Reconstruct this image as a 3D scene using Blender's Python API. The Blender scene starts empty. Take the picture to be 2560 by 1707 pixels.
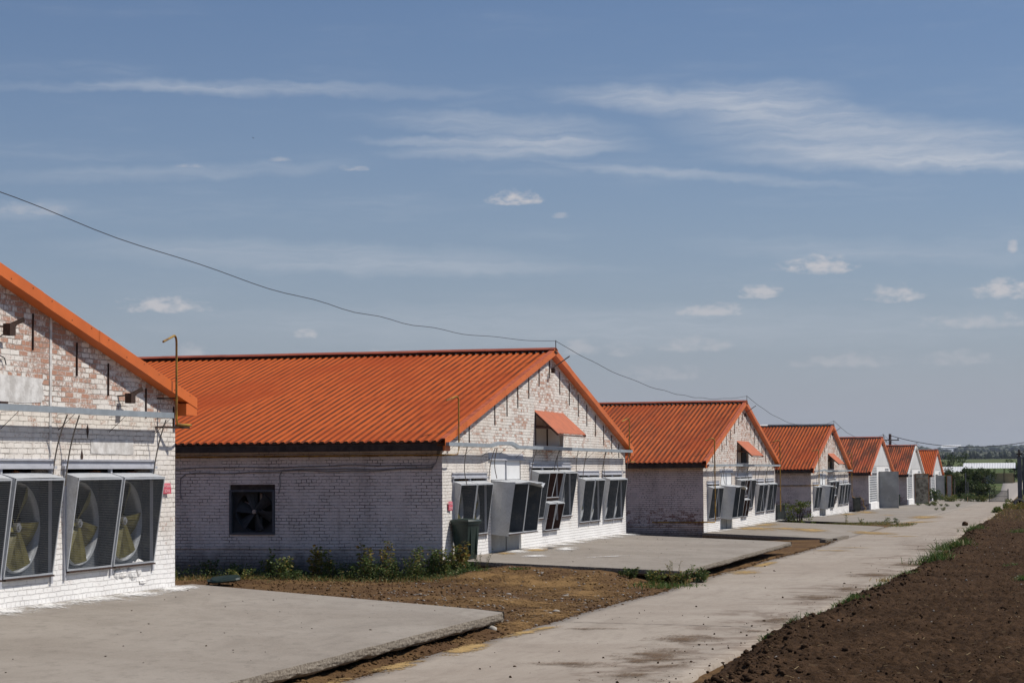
import bpy, math, random
import numpy as np
from mathutils import Vector, Matrix

SC = bpy.context.scene
COL = SC.collection
rad = math.radians
random.seed(7)
RNG = np.random.default_rng(7)

# ------------------------------------------------------------------ camera
cam_d = bpy.data.cameras.new('camera')
cam = bpy.data.objects.new('camera', cam_d)
COL.objects.link(cam)
CAM = Vector((13.103, 0.0, 0.0))
cR = Vector((0.966306, 0.257299, -0.007012))
cU = Vector((0.019438, -0.045783, 0.998762))
cF = Vector((-0.256659, 0.965247, 0.049242))
cam.matrix_world = Matrix(((cR.x, cU.x, -cF.x, CAM.x), (cR.y, cU.y, -cF.y, CAM.y), (cR.z, cU.z, -cF.z, CAM.z), (0, 0, 0, 1)))
cam_d.sensor_width = 36.0
cam_d.lens = 73.24
cam_d.shift_y = 0.0267
cam_d.clip_start = 0.2
cam_d.clip_end = 30000
SC.camera = cam

# ------------------------------------------------------------------ light, sky, exposure
SUN_EL, SUN_AZ = 51.8, 63.4            # azimuth clockwise from +Y
sv = Vector((math.sin(rad(SUN_AZ)) * math.cos(rad(SUN_EL)), math.cos(rad(SUN_AZ)) * math.cos(rad(SUN_EL)), math.sin(rad(SUN_EL))))
sun_d = bpy.data.lights.new('sun', 'SUN')
sun_d.energy = 4.25
sun_d.angle = rad(0.53)
sun_d.color = (1.0, 0.945, 0.865)
sun = bpy.data.objects.new('sun', sun_d)
sun.rotation_euler = sv.to_track_quat('Z', 'Y').to_euler()
COL.objects.link(sun)
SC.view_settings.view_transform = 'Standard'
SC.view_settings.look = 'None'
SC.view_settings.exposure = 0.0
SC.view_settings.gamma = 1.0
SKY_STRENGTH = 0.066

STREAKS = [(-21.22,10.44,5.47,-0.010,0.168,0.50),(-9.42,9.98,4.53,-0.079,0.287,0.85),(-7.84,10.27,2.37,-0.053,0.263,0.50),(-15.10,9.49,3.67,-0.051,0.263,0.50),(-15.16,9.06,3.97,-0.006,0.108,0.70),(-14.74,8.80,3.67,0.012,0.168,0.65),(-4.88,8.92,5.58,-0.096,0.503,0.80),(-4.41,8.36,5.11,-0.056,0.263,0.80),(-9.91,8.08,4.65,-0.093,0.108,0.50),(-20.19,5.89,7.17,-0.034,0.335,0.45),(-24.32,8.14,5.55,0.048,0.168,0.30),(-4.81,5.89,5.45,-0.057,0.263,0.30),(-25.82,10.41,4.06,0.020,0.120,0.25),(-12.33,3.95,12.95,-0.012,0.479,0.35),(-28.15,7.11,1.71,0.090,0.192,0.30),(-16.37,5.58,5.39,-0.015,0.144,0.20)]
PUFFS = [(-14.79,7.54,0.718,0.228,1.00),(-24.41,4.61,1.197,0.239,0.85),(-6.47,5.57,1.018,0.263,0.90),(-8.08,4.89,0.575,0.228,0.80),(-9.27,4.40,0.958,0.204,0.65),(-4.44,4.76,0.695,0.263,0.80),(-1.51,4.81,0.898,0.287,0.90),(-1.31,5.95,0.144,0.192,0.70),(-20.52,3.82,0.311,0.144,0.70),(-23.65,3.37,0.539,0.216,0.45),(-13.04,3.41,0.539,0.239,0.40),(-9.81,3.46,1.138,0.216,0.40),(-11.84,3.36,0.539,0.216,0.35),(-5.92,2.99,1.317,0.239,0.35),(-2.79,2.99,1.018,0.216,0.30),(-10.78,2.69,1.317,0.239,0.25),(-2.32,3.98,1.437,0.239,0.45),(-18.43,3.26,0.718,0.144,0.25),(-27.82,7.12,0.958,0.168,0.30),(-13.49,7.02,0.239,0.084,0.35),(-21.28,8.56,0.359,0.072,0.40),(-19.25,8.34,0.419,0.096,0.50),(-23.65,8.36,0.479,0.060,0.45)]


class NT:
    """small helper for wiring node trees"""
    def __init__(self, tree):
        self.t = tree
    def n(self, typ, ins=None, **props):
        nd = self.t.nodes.new(typ)
        for k, v in props.items():
            setattr(nd, k, v)
        for k, v in (ins or {}).items():
            self.set(nd.inputs[k], v)
        return nd
    def set(self, sock, v):
        if hasattr(v, 'is_output'):
            self.t.links.new(v, sock)
        else:
            sock.default_value = v
    def m(self, op, a, b=None, c=None, clamp=False):
        nd = self.t.nodes.new('ShaderNodeMath')
        nd.operation = op
        nd.use_clamp = clamp
        for i, v in enumerate((a, b, c)):
            if v is not None:
                self.set(nd.inputs[i], v)
        return nd.outputs[0]
    def noise(self, vec, scale, detail=3.0, rough=0.55, dist=0.0, dim='3D'):
        nd = self.n('ShaderNodeTexNoise', noise_dimensions=dim)
        if vec is not None:
            self.set(nd.inputs['Vector'], vec)
        nd.inputs['Scale'].default_value = scale
        nd.inputs['Detail'].default_value = detail
        nd.inputs['Roughness'].default_value = rough
        nd.inputs['Distortion'].default_value = dist
        return nd.outputs['Fac']
    def ramp(self, x, a, b, lo=0.0, hi=1.0):
        nd = self.n('ShaderNodeMapRange', {'Value': x, 'From Min': a, 'From Max': b, 'To Min': lo, 'To Max': hi}, interpolation_type='SMOOTHSTEP')
        return nd.outputs[0]
    def mix(self, f, a, b, blend='MIX'):
        nd = self.n('ShaderNodeMix', data_type='RGBA', blend_type=blend)
        self.set(nd.inputs[0], f)
        for i, v in ((6, a), (7, b)):
            self.set(nd.inputs[i], v if hasattr(v, 'is_output') else (v[0], v[1], v[2], 1.0))
        return nd.outputs[2]
    def xyz(self, x, y, z):
        nd = self.n('ShaderNodeCombineXYZ', {0: x, 1: y, 2: z})
        return nd.outputs[0]
    def scale(self, v, s):
        nd = self.n('ShaderNodeVectorMath', operation='MULTIPLY')
        self.set(nd.inputs[0], v)
        self.set(nd.inputs[1], s)
        return nd.outputs[0]
    def addv(self, a, b):
        nd = self.n('ShaderNodeVectorMath', operation='ADD')
        self.set(nd.inputs[0], a)
        self.set(nd.inputs[1], b)
        return nd.outputs[0]


world = bpy.data.worlds.new('World')
SC.world = world
world.use_nodes = True
W = NT(world.node_tree)
bg = world.node_tree.nodes['Background']
sky = W.n('ShaderNodeTexSky', sky_type='NISHITA', sun_disc=False)
sky.sun_elevation = rad(SUN_EL)
sky.sun_rotation = rad(SUN_AZ)
sky.altitude = 300
sky.air_density = 1.0
sky.dust_density = 0.45
sky.ozone_density = 3.2
gen = W.n('ShaderNodeTexCoord').outputs['Generated']
sep = W.n('ShaderNodeSeparateXYZ', {0: gen})
az = W.m('MULTIPLY', W.m('ARCTAN2', sep.outputs[0], sep.outputs[1]), 57.2958)
el = W.m('MULTIPLY', W.m('ARCSINE', sep.outputs[2]), 57.2958)
nv = W.xyz(W.m('MULTIPLY', az, 0.55), W.m('MULTIPLY', el, 3.2), 0.0)
warp = W.noise(W.xyz(W.m('MULTIPLY', az, 0.8), W.m('MULTIPLY', el, 1.4), 3.0), 1.0, 3, 0.6)
el_w = W.m('ADD', el, W.m('MULTIPLY_ADD', warp, 0.5, -0.25))
fib = W.noise(W.xyz(W.m('MULTIPLY', az, 0.42), W.m('MULTIPLY', el_w, 5.2), 0.0), 1.0, 7, 0.60, 0.45)
fib = W.ramp(fib, 0.22, 0.80)
total = None
for a0, e0, L, tilt, T, s in STREAKS:
    da = W.m('SUBTRACT', az, a0)
    de = W.m('SUBTRACT', W.m('SUBTRACT', el_w, e0), W.m('MULTIPLY', da, tilt))
    q = W.m('ADD', W.m('POWER', W.m('ABSOLUTE', W.m('DIVIDE', da, L * 1.15)), 2.4), W.m('POWER', W.m('DIVIDE', de, T * 1.65), 2.0))
    mk = W.m('MULTIPLY', W.m('POWER', W.m('SUBTRACT', 1.0, q, clamp=True), 1.5), s)
    total = mk if total is None else W.m('ADD', total, mk)
cirrus = W.m('MULTIPLY', W.m('MINIMUM', total, 1.0), W.m('MULTIPLY_ADD', fib, 0.62, 0.40))
broad = W.noise(W.xyz(W.m('MULTIPLY', az, 0.16), W.m('MULTIPLY', el, 0.9), 9.0), 1.0, 4, 0.55)
veil = W.m('MULTIPLY', W.ramp(broad, 0.45, 0.8), W.m('MULTIPLY', fib, 0.22))
cirrus = W.m('ADD', cirrus, veil, clamp=True)
pn = W.noise(W.xyz(W.m('MULTIPLY', az, 2.1), W.m('MULTIPLY', el, 4.0), 0.0), 1.0, 7, 0.56, 0.2)
pn2 = W.m('MULTIPLY_ADD', pn, 3.2, -1.65)
ptot = None
pw = None
for a0, e0, w_, h_, s in PUFFS:
    da = W.m('DIVIDE', W.m('SUBTRACT', az, a0), w_ * 1.25)
    de = W.m('DIVIDE', W.m('SUBTRACT', el, e0 - h_ * 0.5), h_ * 1.7)
    up = W.m('MAXIMUM', de, W.m('MULTIPLY', de, -2.6))
    q = W.m('SUBTRACT', 1.0, W.m('ADD', W.m('MULTIPLY', da, da), W.m('MULTIPLY', up, up)))
    mk = W.m('MULTIPLY', W.ramp(W.m('ADD', q, pn2), 0.05, 1.35), s)
    mk = W.m('MULTIPLY', mk, W.ramp(q, -0.35, 0.35))
    ptot = mk if ptot is None else W.m('MAXIMUM', ptot, mk)
skycol = W.n('ShaderNodeVectorMath', {0: sky.outputs[0], 1: (SKY_STRENGTH * 0.87, SKY_STRENGTH * 0.965, SKY_STRENGTH * 1.11)}, operation='MULTIPLY').outputs[0]
# the milky air that thickens towards the horizon
hz = W.m('MINIMUM', W.m('MULTIPLY', W.m('POWER', 2.718, W.m('DIVIDE', W.m('MAXIMUM', el, 0.0), -4.8)), 1.32), 0.93)
c1 = W.mix(hz, skycol, (0.350, 0.374, 0.432))
c2 = W.mix(W.m('MULTIPLY', cirrus, 0.82), c1, (0.53, 0.56, 0.62))
c3 = W.mix(W.m('MULTIPLY', ptot, 0.92), c2, (0.57, 0.555, 0.575))
W.t.links.new(c3, bg.inputs[0])
bg.inputs[1].default_value = 1.0

# ------------------------------------------------------------------ materials
def new_mat(name):
    m = bpy.data.materials.new(name)
    m.use_nodes = True
    N = NT(m.node_tree)
    b = m.node_tree.nodes['Principled BSDF']
    return m, N, b

def simple(name, col, rough=0.6, metal=0.0, var=0.25, scale=6.0, bump=0.0, bscale=40.0, spec=0.4, col2=None):
    m, N, b = new_mat(name)
    o = N.n('ShaderNodeTexCoord').outputs['Object']
    n1 = N.noise(o, scale, 5, 0.6)
    c2 = col2 if col2 else tuple(c * (1 - var) for c in col)
    c = N.mix(N.ramp(n1, 0.35, 0.68), col, c2)
    N.set(b.inputs['Base Color'], c)
    b.inputs['Roughness'].default_value = rough
    b.inputs['Metallic'].default_value = metal
    b.inputs['Specular IOR Level'].default_value = spec
    if bump:
        bm = N.n('ShaderNodeBump', {'Height': N.noise(o, bscale, 4, 0.6), 'Strength': bump, 'Distance': 0.01})
        N.set(b.inputs['Normal'], bm.outputs[0])
    return m

def brick_mat(name, peel_lo, peel_hi, z_lo, z_hi, paint=(0.80, 0.755, 0.695), gap=0.72, wash=0.85, grime=0.0, band=0.0, seed=0.0):
    """painted brickwork. peel threshold goes from peel_lo (at z_lo) to peel_hi (at z_hi), local z"""
    m, N, b = new_mat(name)
    o = N.n('ShaderNodeTexCoord').outputs['Object']
    oi = N.n('ShaderNodeObjectInfo')
    off = N.scale(oi.outputs['Location'], (0.37, 0.23, 0.61))
    sp = N.n('ShaderNodeSeparateXYZ', {0: o})
    u = N.m('ADD', sp.outputs[0], sp.outputs[1])
    z = sp.outputs[2]
    nvec = N.addv(N.xyz(u, z, seed), off)
    w1 = N.noise(nvec, 2.2, 2)
    w2 = N.noise(N.addv(nvec, (7.3, 2.1, 5.5)), 19.0, 2)
    uu = N.m('ADD', u, N.m('MULTIPLY_ADD', w2, 0.052, -0.026))
    vv = N.m('ADD', z, N.m('ADD', N.m('MULTIPLY_ADD', w1, 0.030, -0.015), N.m('MULTIPLY_ADD', w2, 0.020, -0.010)))
    br = N.n('ShaderNodeTexBrick', {'Vector': N.xyz(uu, vv, 0.0), 'Color1': (0, 0, 0, 1), 'Color2': (1, 1, 1, 1), 'Mortar': (0.5, 0.5, 0.5, 1),
                                    'Scale': 1.0, 'Mortar Size': 0.0075, 'Mortar Smooth': 0.4, 'Bias': 0.0, 'Brick Width': 0.236, 'Row Height': 0.0705})
    br.offset = 0.5
    br.squash = 0.5
    br.squash_frequency = 6
    rnd = N.n('ShaderNodeSeparateColor', {0: br.outputs['Color']}).outputs[0]
    line = br.outputs['Fac']
    nA = N.noise(nvec, 0.55, 3, 0.55)
    nB = N.noise(nvec, 3.0, 4, 0.6)
    nC = N.noise(nvec, 24.0, 4, 0.65)
    pv = N.m('ADD', N.m('MULTIPLY', nA, 0.30), N.m('MULTIPLY', nB, 0.14))
    pv = N.m('ADD', pv, N.m('MULTIPLY', rnd, 0.20))
    pv = N.m('ADD', pv, N.m('MULTIPLY', nC, 0.46))
    th = N.ramp(z, z_lo, z_hi, peel_lo, peel_hi)
    if band:                                   # damp band where whole patches of paint have come away
        bz = N.m('SUBTRACT', 1.0, N.m('POWER', N.m('DIVIDE', N.m('SUBTRACT', z, 0.55), 0.5), 2.0), clamp=True)
        th = N.m('SUBTRACT', th, N.m('MULTIPLY', bz, band))
    peel = N.m('MULTIPLY', N.ramp(N.m('SUBTRACT', pv, th), -0.055, 0.070), 0.88)
    peel = N.m('MULTIPLY', peel, N.m('SUBTRACT', 1.0, N.m('MULTIPLY', line, 0.85)))
    bcol = N.mix(rnd, (0.28, 0.10, 0.055) if wash else (0.15, 0.055, 0.038), (0.43, 0.185, 0.105) if wash else (0.22, 0.09, 0.06))
    bcol = N.mix(N.ramp(nC, 0.45, 0.8), bcol, (0.48, 0.36, 0.29) if wash else (0.24, 0.14, 0.11))
    pcol = N.mix(N.ramp(nB, 0.42, 0.75), paint, tuple(c * 0.84 for c in paint))
    pcol = N.mix(N.ramp(N.noise(nvec, 1.1, 5, 0.7), 0.48, 0.8, 0.0, 0.55), pcol, (0.52, 0.45, 0.38))
    pcol = N.mix(N.m('MULTIPLY', rnd, 0.10), pcol, (0.62, 0.56, 0.50))
    pcol = N.mix(N.ramp(N.noise(N.addv(nvec, (9.1, 4.2, 2.2)), 0.45, 5, 0.62), 0.45, 0.75, 0.0, 0.5), pcol, (0.60, 0.515, 0.44))
    dr = N.noise(N.xyz(N.m('MULTIPLY', u, 3.2), N.m('MULTIPLY', z, 0.5), 1.0), 1.0, 5, 0.65)
    pcol = N.mix(N.ramp(dr, 0.56, 0.78, 0.0, 0.45), pcol, (0.42, 0.34, 0.28))
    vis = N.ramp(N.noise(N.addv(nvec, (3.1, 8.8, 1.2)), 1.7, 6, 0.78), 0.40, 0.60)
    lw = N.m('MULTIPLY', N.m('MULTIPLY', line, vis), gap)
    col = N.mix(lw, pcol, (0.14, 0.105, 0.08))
    col = N.mix(peel, col, bcol)
    if wash:
        ww = N.ramp(N.m('ADD', z, N.m('MULTIPLY_ADD', nB, 0.9, -0.45)), 0.25, 1.15, wash, 0.0)
        col = N.mix(ww, col, (0.86, 0.85, 0.83))
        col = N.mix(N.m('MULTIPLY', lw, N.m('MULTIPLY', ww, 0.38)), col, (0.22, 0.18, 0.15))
    if grime:
        gg = N.m('MULTIPLY', N.ramp(N.m('ADD', z, N.m('MULTIPLY_ADD', nB, 0.7, -0.35)), -0.30, 0.50, 1.0, 0.0), grime)
        col = N.mix(gg, col, (0.10, 0.085, 0.075))
        st = N.noise(N.xyz(N.m('MULTIPLY', u, 1.6), N.m('MULTIPLY', z, 0.35), 4.0), 1.0, 5, 0.65)
        col = N.mix(N.ramp(st, 0.48, 0.74, 0.0, 0.40), col, (0.30, 0.25, 0.225))
    N.set(b.inputs['Base Color'], col)
    b.inputs['Roughness'].default_value = 0.9
    b.inputs['Specular IOR Level'].default_value = 0.15
    h = N.m('ADD', N.m('MULTIPLY', line, -1.0), N.m('MULTIPLY', rnd, 0.25))
    h = N.m('ADD', h, N.m('MULTIPLY', nC, 0.35))
    h = N.m('SUBTRACT', h, N.m('MULTIPLY', peel, 0.3))
    bm = N.n('ShaderNodeBump', {'Height': h, 'Strength': 1.0, 'Distance': 0.02})
    N.set(b.inputs['Normal'], bm.outputs[0])
    return m

def roof_mat(name, col, dirt=0.35, rust=0.0):
    m, N, b = new_mat(name)
    o = N.n('ShaderNodeTexCoord').outputs['Object']
    oi = N.n('ShaderNodeObjectInfo')
    o0 = o
    o = N.addv(o, N.scale(oi.outputs['Location'], (0.31, 0.0, 0.0)))
    sp = N.n('ShaderNodeSeparateXYZ', {0: o})
    st = N.noise(N.xyz(N.m('MULTIPLY', sp.outputs[0], 5.0), N.m('MULTIPLY', sp.outputs[1], 0.45), 0.0), 1.0, 5, 0.65)
    sheet = N.n('ShaderNodeTexWhiteNoise', {'W': N.m('FLOOR', N.m('DIVIDE', sp.outputs[0], 1.098))}, noise_dimensions='1D').outputs['Value']
    fine = N.noise(o, 9.0, 5, 0.65)
    c = N.mix(N.m('MULTIPLY', sheet, 0.45), col, tuple(x * y for x, y in zip(col, (0.86, 0.78, 0.72))))
    c = N.mix(N.ramp(st, 0.42, 0.72, 0.0, dirt), c, tuple(x * y for x, y in zip(col, (0.60, 0.52, 0.55))))
    c = N.mix(N.ramp(fine, 0.55, 0.85, 0.0, 0.25), c, tuple(x * y for x, y in zip(col, (0.95, 1.25, 1.4))))
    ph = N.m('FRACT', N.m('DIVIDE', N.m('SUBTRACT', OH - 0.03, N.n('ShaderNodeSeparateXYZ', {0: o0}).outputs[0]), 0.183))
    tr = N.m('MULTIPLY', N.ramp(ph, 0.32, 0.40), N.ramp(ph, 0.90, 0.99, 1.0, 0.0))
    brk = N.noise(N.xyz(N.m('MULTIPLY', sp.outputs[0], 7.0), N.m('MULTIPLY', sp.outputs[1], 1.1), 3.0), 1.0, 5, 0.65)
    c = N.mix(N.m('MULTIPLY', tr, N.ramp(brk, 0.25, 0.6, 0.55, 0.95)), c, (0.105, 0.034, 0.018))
    big = N.noise(N.xyz(N.m('MULTIPLY', sp.outputs[0], 0.35), N.m('MULTIPLY', sp.outputs[1], 0.22), 8.0), 1.0, 4, 0.6)
    c = N.mix(N.ramp(big, 0.44, 0.66, 0.0, 0.7), c, tuple(x * y for x, y in zip(col, (0.55, 0.44, 0.52))))
    if rust:
        r = N.noise(N.xyz(N.m('MULTIPLY', sp.outputs[0], 3.0), N.m('MULTIPLY', sp.outputs[1], 0.28), 5.0), 1.0, 6, 0.7)
        c = N.mix(N.ramp(r, 0.44, 0.6, 0.0, rust), c, (0.075, 0.042, 0.030))
    N.set(b.inputs['Base Color'], c)
    b.inputs['Roughness'].default_value = 0.7
    b.inputs['Specular IOR Level'].default_value = 0.05
    return m

def galv_mat(name, col=(0.54, 0.56, 0.58), rough=0.55, metal=0.45, dirt=0.35):
    m, N, b = new_mat(name)
    o = N.n('ShaderNodeTexCoord').outputs['Object']
    vor = N.n('ShaderNodeTexVoronoi', {'Vector': o, 'Scale': 55.0})
    sp = N.n('ShaderNodeSeparateColor', {0: vor.outputs['Color']}).outputs[0]
    c = N.mix(N.m('MULTIPLY', sp, 0.35), col, tuple(x * 0.72 for x in col))
    c = N.mix(N.ramp(N.noise(o, 4.0, 6, 0.7), 0.45, 0.75, 0.0, dirt), c, (0.30, 0.28, 0.25))
    N.set(b.inputs['Base Color'], c)
    b.inputs['Metallic'].default_value = metal
    N.set(b.inputs['Roughness'], N.m('MULTIPLY_ADD', sp, 0.15, rough))
    bm = N.n('ShaderNodeBump', {'Height': N.noise(o, 3.0, 2), 'Strength': 0.25, 'Distance': 0.05})
    N.set(b.inputs['Normal'], bm.outputs[0])
    return m

def concrete_mat(name, col, col2, streak_dir=1, stains=0.0, rough=0.9):
    m, N, b = new_mat(name)
    o = N.n('ShaderNodeTexCoord').outputs['Object']
    sp = N.n('ShaderNodeSeparateXYZ', {0: o})
    big = N.noise(o, 0.35, 4, 0.6, 0.6)
    sw = N.noise(N.xyz(N.m('MULTIPLY', sp.outputs[0], 1.0), N.m('MULTIPLY', sp.outputs[1], 0.35), 0.0), 1.2, 6, 0.62, 2.2)
    fine = N.noise(o, 38.0, 4, 0.7)
    grit = N.noise(o, 130.0, 2, 0.6)
    c = N.mix(N.ramp(big, 0.35, 0.68), col, col2)
    c = N.mix(N.ramp(sw, 0.46, 0.70, 0.0, 0.38), c, tuple(x * 0.74 for x in col))
    pit = N.noise(N.xyz(N.m('MULTIPLY', sp.outputs[0], 6.0), N.m('MULTIPLY', sp.outputs[1], 3.0), 7.0), 1.0, 7, 0.75)
    c = N.mix(N.ramp(pit, 0.50, 0.66, 0.0, 0.45), c, tuple(x * 0.66 for x in col))
    c = N.mix(N.ramp(fine, 0.45, 0.75, 0.0, 0.45), c, tuple(min(1, x * 1.3) for x in col2))
    c = N.mix(N.ramp(grit, 0.55, 0.72, 0.0, 0.4), c, tuple(x * 0.55 for x in col))
    if stains:                               # mud carried across the road from the field side
        xs = N.ramp(sp.outputs[0], 6.3, 8.9)
        sn = N.noise(N.xyz(N.m('MULTIPLY', sp.outputs[0], 0.65), N.m('MULTIPLY', sp.outputs[1], 0.75), 2.0), 1.0, 6, 0.68, 0.8)
        mud = N.m('MULTIPLY', N.ramp(N.m('ADD', sn, N.m('MULTIPLY', xs, 0.15)), 0.635, 0.74), stains)
        mud = N.m('MULTIPLY', mud, N.ramp(sp.outputs[0], 6.2, 7.8, 0.10, 1.0))
        c = N.mix(mud, c, (0.105, 0.062, 0.036))
        sl = N.noise(N.xyz(N.m('MULTIPLY', sp.outputs[0], 1.2), N.m('MULTIPLY', sp.outputs[1], 0.12), 6.0), 1.0, 5, 0.6)
        c = N.mix(N.ramp(sl, 0.5, 0.72, 0.0, 0.35), c, (0.20, 0.16, 0.125))
    N.set(b.inputs['Base Color'], c)
    b.inputs['Roughness'].default_value = rough
    b.inputs['Specular IOR Level'].default_value = 0.2
    bm = N.n('ShaderNodeBump', {'Height': N.m('ADD', fine, N.m('MULTIPLY', grit, 0.6)), 'Strength': 0.35, 'Distance': 0.008})
    N.set(b.inputs['Normal'], bm.outputs[0])
    return m

def leaf_mat(name, a, c_, dry=None, dry_amt=0.0, trans=0.3):
    m, N, b = new_mat(name)
    rn = N.n('ShaderNodeNewGeometry').outputs['Random Per Island']
    c = N.mix(rn, a, c_)
    if dry:
        k = N.n('ShaderNodeTexWhiteNoise', {'W': rn}, noise_dimensions='1D').outputs['Value']
        c = N.mix(N.ramp(k, 1 - dry_amt - 0.05, 1 - dry_amt + 0.05), c, dry)
    N.set(b.inputs['Base Color'], c)
    b.inputs['Roughness'].default_value = 0.55
    b.inputs['Specular IOR Level'].default_value = 0.25
    tr = N.n('ShaderNodeBsdfTranslucent', {'Color': c})
    mx = N.n('ShaderNodeMixShader', {0: trans, 1: b.outputs[0], 2: tr.outputs[0]})
    N.t.links.new(mx.outputs[0], N.t.nodes['Material Output'].inputs['Surface'])
    return m

def fade_mat(name, a, c_, scale=30.0, rough=0.95, lim=0.0, bump=0.4, speck=1.0, nz=1.5, soft=0.14, amax=1.0):
    """loose powder or grain lying thinly: its edge breaks up into specks (vertex attribute 'fade', 1 in the middle)"""
    m, N, b = new_mat(name)
    o = N.n('ShaderNodeTexCoord').outputs['Object']
    at = N.n('ShaderNodeAttribute', attribute_name='fade').outputs['Fac']
    n1 = N.noise(o, 2.4, 5, 0.65)
    n2 = N.noise(o, scale, 4, 0.7)
    v = N.m('ADD', N.m('MULTIPLY', at, 0.50), N.m('ADD', N.m('MULTIPLY_ADD', n1, nz, -0.5 * nz), N.m('MULTIPLY_ADD', n2, speck, -0.5 * speck)))
    al = N.m('MULTIPLY', N.ramp(v, 0.20 + lim, 0.20 + soft + lim, 0.0, amax), N.ramp(at, 0.0, 0.08))
    c = N.mix(N.ramp(n2, 0.35, 0.7), a, c_)
    N.set(b.inputs['Base Color'], c)
    N.set(b.inputs['Alpha'], al)
    b.inputs['Roughness'].default_value = rough
    b.inputs['Specular IOR Level'].default_value = 0.15
    bm = N.n('ShaderNodeBump', {'Height': n2, 'Strength': bump, 'Distance': 0.01})
    N.set(b.inputs['Normal'], bm.outputs[0])
    return m

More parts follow.
